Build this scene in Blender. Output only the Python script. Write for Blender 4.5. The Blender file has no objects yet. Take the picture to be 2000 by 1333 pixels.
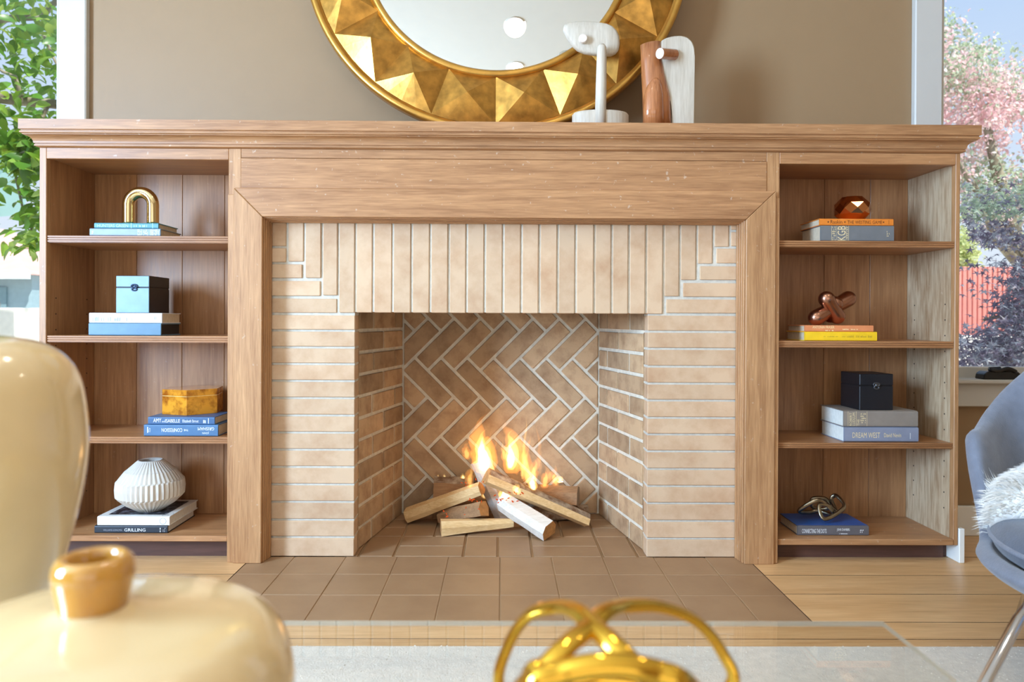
import bpy, bmesh, math, random
from mathutils import Vector, Matrix, noise
random.seed(7)
SC = bpy.context.scene
COL = SC.collection
R_ = math.radians
# ------------------------------------------------------------------ camera
FPX = 1378.0                       # focal length in pixels of the 2000 x 1333 frame
CAMZ = 0.784
cam_rot = Matrix.Rotation(R_(-0.45), 3, 'Z') @ Matrix.Rotation(R_(90 - 0.2), 3, 'X') @ Matrix.Rotation(R_(0.27), 3, 'Z')
_d = cam_rot.transposed() @ Vector((0, 1, 0))
SHX = (1000 + FPX * _d.x / -_d.z - 979) / 2000.0
SHY = (625 - (666.5 - FPX * _d.y / -_d.z)) / 2000.0
cd = bpy.data.cameras.new('camera')
cam = bpy.data.objects.new('camera', cd)
COL.objects.link(cam)
cam.matrix_world = Matrix.Translation((0, 0, CAMZ)) @ cam_rot.to_4x4()
cd.sensor_width = 36.0
cd.sensor_fit = 'HORIZONTAL'
cd.lens = 36.0 * FPX / 2000.0
cd.shift_x, cd.shift_y = SHX, SHY
cd.clip_start = 0.02
cd.dof.use_dof = True
cd.dof.focus_distance = 2.36
cd.dof.aperture_fstop = 4.2
SC.camera = cam
# ------------------------------------------------------------------ view, world, sun, window light
SC.view_settings.view_transform = 'Standard'
SC.view_settings.look = 'None'
SC.view_settings.gamma = 1.0
SC.view_settings.use_curve_mapping = False
SC.view_settings.exposure = -0.43

def s2l(c):
    return tuple(((v / 255.0) / 12.92 if v / 255.0 <= 0.04045 else ((v / 255.0 + 0.055) / 1.055) ** 2.4) for v in c)

def rgba(c):
    return s2l(c) + (1.0,)

wd = bpy.data.worlds.new('sky')
SC.world = wd
wd.use_nodes = True
wn, wl = wd.node_tree.nodes, wd.node_tree.links
wn.clear()
wo = wn.new('ShaderNodeOutputWorld')
wb = wn.new('ShaderNodeBackground')
wtc = wn.new('ShaderNodeTexCoord')
wsep = wn.new('ShaderNodeSeparateXYZ')
wr = wn.new('ShaderNodeValToRGB')
wr.color_ramp.elements[0].position = 0.0
wr.color_ramp.elements[0].color = rgba((232, 240, 250))
wr.color_ramp.elements[1].position = 0.5
wr.color_ramp.elements[1].color = rgba((170, 202, 244))
wl.new(wtc.outputs['Generated'], wsep.inputs[0])
wl.new(wsep.outputs['Z'], wr.inputs[0])
wl.new(wr.outputs[0], wb.inputs[0])
wb.inputs[1].default_value = 1.5
wl.new(wb.outputs[0], wo.inputs[0])

def sun_lamp(name, direction, strength, col, ang):
    l = bpy.data.lights.new(name, 'SUN')
    l.energy = strength
    l.color = col
    l.angle = R_(ang)
    o = bpy.data.objects.new(name, l)
    COL.objects.link(o)
    o.location = (6, -6, 12)
    o.rotation_euler = Vector(direction).to_track_quat('-Z', 'Y').to_euler()
    return o

def area_lamp(name, loc, direction, sx, sy, watts, col):
    l = bpy.data.lights.new(name, 'AREA')
    l.shape = 'RECTANGLE'
    l.size, l.size_y = sx, sy
    l.energy = watts
    l.color = col
    o = bpy.data.objects.new(name, l)
    COL.objects.link(o)
    o.location = loc
    o.rotation_euler = Vector(direction).to_track_quat('-Z', 'Y').to_euler()
    return o

sun_lamp('sun', (-0.45, 0.55, -0.9), 9.0, (1.0, 0.96, 0.88), 1.0)
# daylight entering by the window of the left wall and the glazed doors of the rear wall
area_lamp('left_window_daylight', (-3.27, -0.45, 1.5), (1, 0, 0), 1.1, 1.6, 545, (0.46, 0.69, 1.0))
area_lamp('rear_window_daylight', (0.2, -3.42, 1.35), (0, 1, 0), 4.6, 2.0, 32, (1.0, 0.86, 0.66))

# ------------------------------------------------------------------ pixel <-> place helpers (rays of the photograph, cut by real planes)
def ray(px, py):
    d = Vector(((px - 1000 + SHX * 2000) / FPX, -(py - 666.5 - SHY * 2000) / FPX, -1.0))
    return cam_rot @ d

def P(px, py, Y):
    d = ray(px, py)
    t = Y / d.y
    return Vector((d.x * t, Y, CAMZ + d.z * t))

def PX(px, Y, py=625):
    return P(px, py, Y).x

def PZ(py, Y, px=979):
    return P(px, py, Y).z

def FL(px, py, z=0.0):
    d = ray(px, py)
    t = (z - CAMZ) / d.z
    return Vector((d.x * t, d.y * t, z))

# ------------------------------------------------------------------ materials
MATS = {}
def new_mat(name):
    m = bpy.data.materials.new(name)
    m.use_nodes = True
    nt = m.node_tree
    nt.nodes.clear()
    out = nt.nodes.new('ShaderNodeOutputMaterial')
    MATS[name] = m
    return m, nt.nodes, nt.links, out

def setp(b, **k):
    for kk, v in k.items():
        b.inputs[kk.replace('_', ' ')].default_value = v

def plain(name, c, rough=0.5, metal=0.0, spec=0.5, coat=0.0, noise_amt=0.06, nscale=12.0, bump=0.0, bscale=200.0, rnd=0.0, sheen=0.0, sub=0.0):
    """Principled with a little mottling, optional bump and per-object tone."""
    m, n, l, out = new_mat(name)
    b = n.new('ShaderNodeBsdfPrincipled')
    l.new(b.outputs[0], out.inputs[0])
    setp(b, Roughness=rough, Metallic=metal)
    b.inputs['Specular IOR Level'].default_value = spec
    b.inputs['Coat Weight'].default_value = coat
    b.inputs['Coat Roughness'].default_value = 0.06
    b.inputs['Sheen Weight'].default_value = sheen
    tc = n.new('ShaderNodeTexCoord')
    nz = n.new('ShaderNodeTexNoise')
    nz.inputs['Scale'].default_value = nscale
    nz.inputs['Detail'].default_value = 5
    l.new(tc.outputs['Object'], nz.inputs['Vector'])
    mr = n.new('ShaderNodeMapRange')
    mr.inputs['From Min'].default_value = 0.3
    mr.inputs['From Max'].default_value = 0.7
    mr.inputs['To Min'].default_value = 1 - noise_amt
    mr.inputs['To Max'].default_value = 1 + noise_amt
    l.new(nz.outputs['Fac'], mr.inputs['Value'])
    hv = n.new('ShaderNodeHueSaturation')
    hv.inputs['Color'].default_value = rgba(c)
    val = mr.outputs[0]
    if rnd:
        oi = n.new('ShaderNodeObjectInfo')
        m2 = n.new('ShaderNodeMapRange')
        m2.inputs['To Min'].default_value = 1 - rnd
        m2.inputs['To Max'].default_value = 1 + rnd
        l.new(oi.outputs['Random'], m2.inputs['Value'])
        mu = n.new('ShaderNodeMath')
        mu.operation = 'MULTIPLY'
        l.new(val, mu.inputs[0])
        l.new(m2.outputs[0], mu.inputs[1])
        val = mu.outputs[0]
    l.new(val, hv.inputs['Value'])
    l.new(hv.outputs[0], b.inputs['Base Color'])
    if bump:
        n2 = n.new('ShaderNodeTexNoise')
        n2.inputs['Scale'].default_value = bscale
        n2.inputs['Detail'].default_value = 4
        l.new(tc.outputs['Object'], n2.inputs['Vector'])
        bp = n.new('ShaderNodeBump')
        bp.inputs['Strength'].default_value = bump
        bp.inputs['Distance'].default_value = 0.002
        l.new(n2.outputs['Fac'], bp.inputs['Height'])
        l.new(bp.outputs[0], b.inputs['Normal'])
    return m

def wood(name, dark, light, scale, rough=0.42, rnd=0.0, flecks=0.0, coat=0.0, spec=0.5, contrast=(0.32, 0.68)):
    """Straight grained wood, `scale` gives the stretch of the grain on the three axes."""
    m, n, l, out = new_mat(name)
    b = n.new('ShaderNodeBsdfPrincipled')
    l.new(b.outputs[0], out.inputs[0])
    b.inputs['Specular IOR Level'].default_value = spec
    b.inputs['Coat Weight'].default_value = coat
    tc = n.new('ShaderNodeTexCoord')
    mp = n.new('ShaderNodeMapping')
    mp.inputs['Scale'].default_value = scale
    l.new(tc.outputs['Object'], mp.inputs['Vector'])
    vec = mp.outputs[0]
    if rnd:
        oi = n.new('ShaderNodeObjectInfo')
        mu = n.new('ShaderNodeMath')
        mu.operation = 'MULTIPLY'
        mu.inputs[1].default_value = 37.0
        l.new(oi.outputs['Random'], mu.inputs[0])
        ad = n.new('ShaderNodeVectorMath')
        l.new(mp.outputs[0], ad.inputs[0])
        l.new(mu.outputs[0], ad.inputs[1])
        vec = ad.outputs[0]
    n1 = n.new('ShaderNodeTexNoise')
    n1.inputs['Scale'].default_value = 1.0
    n1.inputs['Detail'].default_value = 8
    n1.inputs['Roughness'].default_value = 0.65
    n1.inputs['Distortion'].default_value = 0.4
    l.new(vec, n1.inputs['Vector'])
    n2 = n.new('ShaderNodeTexNoise')
    n2.inputs['Scale'].default_value = 5.5
    n2.inputs['Detail'].default_value = 4
    l.new(vec, n2.inputs['Vector'])
    mx = n.new('ShaderNodeMix')
    mx.inputs[0].default_value = 0.42
    l.new(n1.outputs['Fac'], mx.inputs[2])
    l.new(n2.outputs['Fac'], mx.inputs[3])
    cr = n.new('ShaderNodeValToRGB')
    cr.color_ramp.elements[0].position = contrast[0]
    cr.color_ramp.elements[0].color = rgba(dark)
    cr.color_ramp.elements[1].position = contrast[1]
    cr.color_ramp.elements[1].color = rgba(light)
    l.new(mx.outputs[0], cr.inputs[0])
    col = cr.outputs[0]
    if rnd:
        hv = n.new('ShaderNodeHueSaturation')
        m2 = n.new('ShaderNodeMapRange')
        m2.inputs['To Min'].default_value = 1 - rnd
        m2.inputs['To Max'].default_value = 1 + rnd
        l.new(oi.outputs['Random'], m2.inputs['Value'])
        l.new(m2.outputs[0], hv.inputs['Value'])
        l.new(col, hv.inputs['Color'])
        col = hv.outputs[0]
    if flecks:
        n3 = n.new('ShaderNodeTexNoise')
        n3.inputs['Scale'].default_value = 70
        n3.inputs['Detail'].default_value = 2
        l.new(tc.outputs['Object'], n3.inputs['Vector'])
        r3 = n.new('ShaderNodeMapRange')
        r3.inputs['From Min'].default_value = 0.69
        r3.inputs['From Max'].default_value = 0.76
        r3.inputs['To Max'].default_value = flecks
        l.new(n3.outputs['Fac'], r3.inputs['Value'])
        m3 = n.new('ShaderNodeMix')
        m3.data_type = 'RGBA'
        m3.inputs[7].default_value = rgba((206, 190, 170))
        l.new(r3.outputs[0], m3.inputs[0])
        l.new(col, m3.inputs[6])
        col = m3.outputs[2]
    l.new(col, b.inputs['Base Color'])
    rr = n.new('ShaderNodeMapRange')
    rr.inputs['To Min'].default_value = rough - 0.08
    rr.inputs['To Max'].default_value = rough + 0.12
    l.new(mx.outputs[0], rr.inputs['Value'])
    l.new(rr.outputs[0], b.inputs['Roughness'])
    bp = n.new('ShaderNodeBump')
    bp.inputs['Strength'].default_value = 0.12
    bp.inputs['Distance'].default_value = 0.001
    l.new(mx.outputs[0], bp.inputs['Height'])
    l.new(bp.outputs[0], b.inputs['Normal'])
    return m

def speckled(name, base, spots, scale, lo, hi, rough=0.8, rnd=0.1, bump=0.25, wash=None):
    """Brick, stone, burl: a base colour with blotches of another one."""
    m, n, l, out = new_mat(name)
    b = n.new('ShaderNodeBsdfPrincipled')
    l.new(b.outputs[0], out.inputs[0])
    b.inputs['Roughness'].default_value = rough
    tc = n.new('ShaderNodeTexCoord')
    nz = n.new('ShaderNodeTexNoise')
    nz.inputs['Scale'].default_value = scale
    nz.inputs['Detail'].default_value = 7
    nz.inputs['Roughness'].default_value = 0.62
    l.new(tc.outputs['Object'], nz.inputs['Vector'])
    cr = n.new('ShaderNodeValToRGB')
    cr.color_ramp.elements[0].position = lo
    cr.color_ramp.elements[0].color = rgba(base)
    cr.color_ramp.elements[1].position = hi
    cr.color_ramp.elements[1].color = rgba(spots)
    l.new(nz.outputs['Fac'], cr.inputs[0])
    oi = n.new('ShaderNodeObjectInfo')
    hv = n.new('ShaderNodeHueSaturation')
    m2 = n.new('ShaderNodeMapRange')
    m2.inputs['To Min'].default_value = 1 - rnd
    m2.inputs['To Max'].default_value = 1 + rnd * 0.7
    l.new(oi.outputs['Random'], m2.inputs['Value'])
    l.new(m2.outputs[0], hv.inputs['Value'])
    l.new(cr.outputs[0], hv.inputs['Color'])
    l.new(hv.outputs[0], b.inputs['Base Color'])
    n2 = n.new('ShaderNodeTexNoise')
    n2.inputs['Scale'].default_value = 160
    n2.inputs['Detail'].default_value = 5
    l.new(tc.outputs['Object'], n2.inputs['Vector'])
    bp = n.new('ShaderNodeBump')
    bp.inputs['Strength'].default_value = bump
    bp.inputs['Distance'].default_value = 0.0015
    l.new(n2.outputs['Fac'], bp.inputs['Height'])
    l.new(bp.outputs[0], b.inputs['Normal'])
    return m

def clear_glass(name, tint, ior=1.45, rough=0.0):
    m, n, l, out = new_mat(name)
    t = n.new('ShaderNodeBsdfTransparent')
    t.inputs[0].default_value = tint + (1,)
    g = n.new('ShaderNodeBsdfGlossy')
    g.inputs['Roughness'].default_value = rough
    f = n.new('ShaderNodeFresnel')
    f.inputs['IOR'].default_value = ior
    mx = n.new('ShaderNodeMixShader')
    l.new(f.outputs[0], mx.inputs[0])
    l.new(t.outputs[0], mx.inputs[1])
    l.new(g.outputs[0], mx.inputs[2])
    l.new(mx.outputs[0], out.inputs[0])
    return m

def emit(name, c, strength):
    m, n, l, out = new_mat(name)
    e = n.new('ShaderNodeEmission')
    e.inputs[0].default_value = tuple(c) + (1,)
    e.inputs[1].default_value = strength
    l.new(e.outputs[0], out.inputs[0])
    return m

def flame_mat(name, c, strength):
    m, n, l, out = new_mat(name)
    e = n.new('ShaderNodeEmission')
    e.inputs[0].default_value = tuple(c) + (1,)
    e.inputs[1].default_value = strength
    l.new(e.outputs[0], out.inputs['Volume'])
    return m

# house timber
woodV = wood('mahogany_upright', (148, 102, 64), (202, 154, 106), (34, 34, 2.2), 0.40, rnd=0.05, flecks=0.35)
woodH = wood('mahogany_level', (142, 96, 60), (198, 147, 100), (2.2, 34, 34), 0.40, rnd=0.05, flecks=0.45)
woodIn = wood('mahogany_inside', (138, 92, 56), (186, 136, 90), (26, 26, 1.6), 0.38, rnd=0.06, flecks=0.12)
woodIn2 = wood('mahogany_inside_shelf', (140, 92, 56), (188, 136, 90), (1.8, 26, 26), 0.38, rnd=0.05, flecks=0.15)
woodDark = wood('mahogany_plinth', (70, 44, 36), (100, 66, 54), (1.8, 26, 26), 0.45)
floorW = wood('oak_floor', (196, 148, 96), (230, 188, 136), (2.0, 30, 30), 0.30, rnd=0.07, spec=0.5)
brickM = speckled('tan_brick', (212, 180, 146), (190, 150, 114), 9, 0.42, 0.72, 0.72, rnd=0.07, bump=0.12)
fireM = speckled('fire_brick', (194, 160, 122), (146, 110, 78), 14, 0.44, 0.78, 0.85, rnd=0.26, bump=0.4)
mortM = plain('mortar', (206, 200, 186), 0.9, noise_amt=0.1, nscale=60, bump=0.6, bscale=240)
fmortM = plain('fire_mortar', (222, 212, 192), 0.9, noise_amt=0.12, nscale=40, bump=0.6, bscale=200)
tileM = speckled('brown_tile', (160, 126, 92), (150, 116, 84), 7, 0.4, 0.7, 0.48, rnd=0.03, bump=0.05)
groutM = plain('grout', (168, 138, 104), 0.85, bump=0.3)
wallM = plain('taupe_paint', (156, 127, 93), 0.5, noise_amt=0.015, bump=0.05, bscale=400)
ceilM = plain('white_ceiling', (234, 228, 214), 0.8, noise_amt=0.01)
whiteM = plain('white_trim', (204, 201, 194), 0.35, noise_amt=0.01)
whiteB = plain('white_baseboard', (236, 234, 226), 0.35, noise_amt=0.01)
blackM = plain('black_plastic', (22, 22, 24), 0.3, noise_amt=0.02)
chromeM = plain('chrome', (215, 218, 224), 0.10, metal=1.0, noise_amt=0.02)
wornLitW = wood('worn_lit_mahogany', (150, 116, 82), (200, 176, 144), (22, 22, 2.4), 0.5, flecks=0.3, contrast=(0.36, 0.60))  # worn grain, also paled to carry window light on one side panel
# ------------------------------------------------------------------ geometry helpers
def mesh_obj(name, bm, mat, parent=None, smooth=False, world=True, mats=None):
    me = bpy.data.meshes.new(name)
    bmesh.ops.recalc_face_normals(bm, faces=bm.faces)
    bm.to_mesh(me)
    bm.free()
    for m in (mats or [mat]):
        me.materials.append(m)
    if smooth:
        for p in me.polygons:
            p.use_smooth = True
    o = bpy.data.objects.new(name, me)
    COL.objects.link(o)
    if parent is not None:
        adopt(o, parent, world)
    return o

def world_of(o):
    m = o.matrix_basis.copy()
    p = o
    while p.parent is not None:
        m = p.parent.matrix_basis @ p.matrix_parent_inverse @ m if False else p.parent.matrix_basis @ (p.matrix_parent_inverse @ m)
        p = p.parent
    return m

def adopt(o, parent, world=True):
    o.parent = parent
    if world:
        o.matrix_parent_inverse = world_of(parent).inverted()

def tag(o, label=None, cat=None, group=None, kind=None):
    if label: o['label'] = label
    if cat: o['category'] = cat
    if group: o['group'] = group
    if kind: o['kind'] = kind
    return o

def thing(name, label, cat, loc=(0, 0, 0), rotz=0.0, group=None, kind=None):
    o = bpy.data.objects.new(name, None)
    COL.objects.link(o)
    o.empty_display_size = 0.05
    o.location = loc
    o.rotation_euler = (0, 0, rotz)
    return tag(o, label, cat, group, kind)

def box(bm, x0, x1, y0, y1, z0, z1, bev=0.0, seg=1, mi=0):
    vs = [bm.verts.new(c) for c in ((x0, y0, z0), (x1, y0, z0), (x1, y1, z0), (x0, y1, z0), (x0, y0, z1), (x1, y0, z1), (x1, y1, z1), (x0, y1, z1))]
    fs = [bm.faces.new([vs[i] for i in f]) for f in ((0, 3, 2, 1), (4, 5, 6, 7), (0, 1, 5, 4), (1, 2, 6, 5), (2, 3, 7, 6), (3, 0, 4, 7))]
    for f in fs:
        f.material_index = mi
    if bev > 0:
        es = list({e for f in fs for e in f.edges})
        bmesh.ops.bevel(bm, geom=es, offset=bev, segments=seg, affect='EDGES', profile=0.6)
    return vs

def bx(*a, **k):
    bm = bmesh.new()
    box(bm, *a, **k)
    return bm

def prism(bm, poly, dvec, bev=0.0, mi=0):
    """poly: list of 3-D points, extruded by dvec."""
    dv = Vector(dvec)
    a = [bm.verts.new(p) for p in poly]
    b = [bm.verts.new(Vector(p) + dv) for p in poly]
    n = len(a)
    fs = [bm.faces.new(a[::-1]), bm.faces.new(b)]
    for i in range(n):
        fs.append(bm.faces.new((a[i], a[(i + 1) % n], b[(i + 1) % n], b[i])))
    for f in fs:
        f.material_index = mi
    if bev > 0:
        es = list({e for f in fs for e in f.edges})
        bmesh.ops.bevel(bm, geom=es, offset=bev, segments=1, affect='EDGES')
    return fs

def lathe(bm, prof, cx=0, cy=0, cz=0, seg=48, wob=None, close=False, mi=0):
    """prof: (radius, z) pairs."""
    rings = []
    for r, z in prof:
        ring = []
        for i in range(seg):
            a = 2 * math.pi * i / seg
            rr = r * (wob(a, z) if wob else 1.0)
            ring.append(bm.verts.new((cx + rr * math.cos(a), cy + rr * math.sin(a), cz + z)))
        rings.append(ring)
    for k in range(len(rings) - 1):
        for i in range(seg):
            f = bm.faces.new((rings[k][i], rings[k][(i + 1) % seg], rings[k + 1][(i + 1) % seg], rings[k + 1][i]))
            f.material_index = mi
    if prof[0][0] > 1e-6:
        bm.faces.new(rings[0][::-1])
    if prof[-1][0] > 1e-6 and not close:
        bm.faces.new(rings[-1])
    return rings

def tube(bm, pts, rad, seg=10, closed=False, flat=1.0, up=None, caps=True):
    """Tube through pts with radius (number or list); flat < 1 squashes it along `up`."""
    pts = [Vector(p) for p in pts]
    n = len(pts)
    rs = rad if isinstance(rad, (list, tuple)) else [rad] * n
    rings = []
    prev = None
    for i, p in enumerate(pts):
        a = pts[(i - 1) % n] if (closed or i > 0) else pts[i]
        b = pts[(i + 1) % n] if (closed or i < n - 1) else pts[i]
        t = (b - a).normalized()
        if up is not None:
            u = up(p) if callable(up) else Vector(up)
        else:
            u = prev if prev is not None else (Vector((0, 0, 1)) if abs(t.z) < 0.9 else Vector((1, 0, 0)))
        u = (u - t * u.dot(t))
        if u.length < 1e-6:
            u = t.orthogonal()
        u.normalize()
        prev = u
        w = t.cross(u)
        ring = []
        for k in range(seg):
            an = 2 * math.pi * k / seg
            ring.append(bm.verts.new(p + (w * math.cos(an) + u * math.sin(an) * flat) * rs[i]))
        rings.append(ring)
    m = n if closed else n - 1
    for i in range(m):
        r0, r1 = rings[i], rings[(i + 1) % n]
        for k in range(seg):
            bm.faces.new((r0[k], r0[(k + 1) % seg], r1[(k + 1) % seg], r1[k]))
    if not closed and caps:
        bm.faces.new(rings[0][::-1])
        bm.faces.new(rings[-1])
    return rings

def clip_poly(poly, x0, x1, z0, z1):
    def cl(ps, f, ip):
        out = []
        for i in range(len(ps)):
            a, b = ps[i], ps[(i + 1) % len(ps)]
            fa, fb = f(a), f(b)
            if fa >= 0:
                out.append(a)
            if (fa >= 0) != (fb >= 0):
                t = fa / (fa - fb)
                out.append((a[0] + (b[0] - a[0]) * t, a[1] + (b[1] - a[1]) * t))
        return out
    for f in (lambda p: p[0] - x0, lambda p: x1 - p[0], lambda p: p[1] - z0, lambda p: z1 - p[1]):
        poly = cl(poly, f, None)
        if len(poly) < 3:
            return []
    # drop doubled corners
    res = []
    for p in poly:
        if not res or (abs(p[0] - res[-1][0]) + abs(p[1] - res[-1][1])) > 1e-5:
            res.append(p)
    if len(res) > 2 and (abs(res[0][0] - res[-1][0]) + abs(res[0][1] - res[-1][1])) < 1e-5:
        res.pop()
    ar = 0
    for i in range(len(res)):
        a, b = res[i], res[(i + 1) % len(res)]
        ar += a[0] * b[1] - b[0] * a[1]
    return res if len(res) > 2 and abs(ar) * 0.5 > 8e-5 else []

def text_verts(body, width=None, height=None, xoff=0, zoff=0, shear=0.0):
    """Flat lettering: list of (verts2d, faces) scaled into width x height, lower left corner at xoff, zoff."""
    cu = bpy.data.curves.new('lettering', 'FONT')
    cu.body = body
    cu.size = 1.0
    cu.shear = shear
    cu.resolution_u = 2
    o = bpy.data.objects.new('lettering', cu)
    me = bpy.data.meshes.new_from_object(o)
    vs = [(v.co.x, v.co.y) for v in me.vertices]
    fs = [tuple(p.vertices) for p in me.polygons]
    bpy.data.objects.remove(o)
    bpy.data.curves.remove(cu)
    bpy.data.meshes.remove(me)
    if not vs:
        return [], []
    mx0, mx1 = min(v[0] for v in vs), max(v[0] for v in vs)
    my0, my1 = min(v[1] for v in vs), max(v[1] for v in vs)
    sy = (height / (my1 - my0)) if height else None
    sx = (width / (mx1 - mx0)) if width else sy
    if sy is None:
        sy = sx
    return [((x - mx0) * sx + xoff, (y - my0) * sy + zoff) for x, y in vs], fs

def add_text(bm, body, x, z, w, h, place, shear=0.0, rot=0):
    """place maps (u, v) to a 3-D point; rot 180 turns the line over, 90 stands it up (reading upwards)."""
    vs, fs = text_verts(body, w, h, shear=shear)
    out = []
    for u, v in vs:
        if rot == 180:
            u, v = w - u, h - v
        elif rot == 90:
            u, v = h - v, u
        elif rot == -90:
            u, v = v, w - u
        out.append(bm.verts.new(place(x + u, z + v)))
    for f in fs:
        try:
            bm.faces.new([out[i] for i in f])
        except ValueError:
            pass

def add_strokes(bm, x, z, w, h, place, rows=1, pitch=0.0022, fill=0.75, vert=False, seed=1):
    """Print too small to read: rows of little strokes."""
    rr = random.Random(seed)
    rh = h / rows
    for r in range(rows):
        u = 0.0
        while u < w - pitch * 0.4:
            if rr.random() < fill:
                hh = rh * rr.uniform(0.45, 0.72)
                a0, a1 = x + u, x + min(w, u + pitch * rr.uniform(0.4, 0.75))
                b0 = z + r * rh
                q = [(a0, b0), (a1, b0), (a1, b0 + hh), (a0, b0 + hh)]
                bm.faces.new([bm.verts.new(place(*p)) for p in q])
            u += pitch

# ------------------------------------------------------------------ key planes of the place
YW = 2.58        # back wall
YC = 2.28        # face of the bookcases and the frieze
YP = 2.26        # face of the fire surround frame
YB = 2.33        # face of the bricks
YFB = 2.85       # back of the firebox
XL, XR = PX(77, YC, 300), PX(1876, YC, 300)
ROOM = dict(x0=-3.3, x1=3.3, y0=-3.5, z1=2.66)

# ------------------------------------------------------------------ room shell
fl = bpy.data.objects.new('floor', None)
COL.objects.link(fl)
tag(fl, 'honey oak plank floor of wide boards', None, kind='structure')
mesh_obj('subfloor', bx(-3.45, 3.45, -3.65, 2.75, -0.06, -0.012), woodDark, fl)
seamM = plain('dark_board_edge', (74, 48, 30), 0.8)
rows = [2.60, 2.335, 2.165, 2.016, 1.828, 1.73]
while rows[-1] > -3.4:
    rows.append(rows[-1] - random.choice((0.098, 0.149, 0.188)))
HX = 0.815
for i in range(len(rows) - 1):
    y1, y0 = rows[i], rows[i + 1]
    cuts = [-3.3] + sorted(random.uniform(-2.7, 2.7) for _ in range(1)) + [3.3]
    if i in (0, 1, 2, 3, 4):
        cuts = [-3.3, 3.3]
    segs = []
    for a, b in zip(cuts[:-1], cuts[1:]):
        if y1 > 1.845:                      # boards stop at the hearth and the chimney
            if a < -HX: segs.append((a, min(b, -HX)))
            if b > HX: segs.append((max(a, HX), b))
        else:
            segs.append((a, b))
    for a, b in segs:
        if b - a > 0.02:
            yy1 = y1 if not (y1 > 1.845 > y0) else y1
            bm = bx(a + 0.0007, b - 0.0007, y0 + 0.0015, yy1 - 0.0015, -0.013, 0.0)
            bm.normal_update()
            for f in bm.faces:
                f.material_index = 0 if abs(f.normal.z) > 0.5 else 1
            mesh_obj('plank', bm, None, fl, mats=[floorW, seamM])

mesh_obj('ceiling', bx(-3.45, 3.45, -3.65, 2.75, 2.66, 2.84), ceilM)
tag(bpy.data.objects['ceiling'], 'smooth white ceiling', None, kind='structure')

WZ0, WZ1 = 0.50, 2.36            # window openings
WIN_X0, WIN_X1 = 1.60, 2.95      # right window (the left one mirrors it)
def wall_back():
    bm = bmesh.new()
    for s in (-1, 1):
        xs = sorted((s * WIN_X0, s * WIN_X1))
        box(bm, xs[0], xs[1], YW, YW + 0.16, 0.0, WZ0)
        box(bm, xs[0], xs[1], YW, YW + 0.16, WZ1, 2.66)
        e = sorted((s * WIN_X1, s * 3.3))
        box(bm, e[0], e[1], YW, YW + 0.16, 0.0, 2.66)
    box(bm, -WIN_X0, -0.60, YW, YW + 0.16, 0.0, 2.66)
    box(bm, 0.60, WIN_X0, YW, YW + 0.16, 0.0, 2.66)
    box(bm, -0.60, 0.60, YW, YW + 0.16, 0.95, 2.66)
    o = mesh_obj('wall_back', bm, wallM)
    tag(o, 'taupe painted wall behind the fireplace', None, kind='structure')
wall_back()
def wall_side(name, x0, x1, holes, label):
    bm = bmesh.new()
    y = -3.5
    for (a, b, z0, z1) in holes:
        box(bm, x0, x1, y, a, 0, 2.66)
        box(bm, x0, x1, a, b, 0, z0)
        box(bm, x0, x1, a, b, z1, 2.66)
        y = b
    box(bm, x0, x1, y, 2.74, 0, 2.66)
    o = mesh_obj(name, bm, wallM)
    tag(o, label, None, kind='structure')
wall_side('wall_left', -3.45, -3.3, [(-1.0, 0.1, 0.68, 2.32)], 'taupe side wall with one tall window')
wall_side('wall_right', 3.3, 3.45, [], 'plain taupe side wall')
def wall_rear():
    bm = bmesh.new()
    box(bm, -3.3, -2.15, -3.65, -3.5, 0, 2.66)
    box(bm, 2.55, 3.3, -3.65, -3.5, 0, 2.66)
    box(bm, -2.15, 2.55, -3.65, -3.5, 2.38, 2.66)
    box(bm, -2.15, 2.55, -3.65, -3.5, 0, 0.32)
    tag(mesh_obj('wall_rear', bm, wallM), 'taupe wall with a broad window facing the fireplace', None, kind='structure')
wall_rear()

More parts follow.
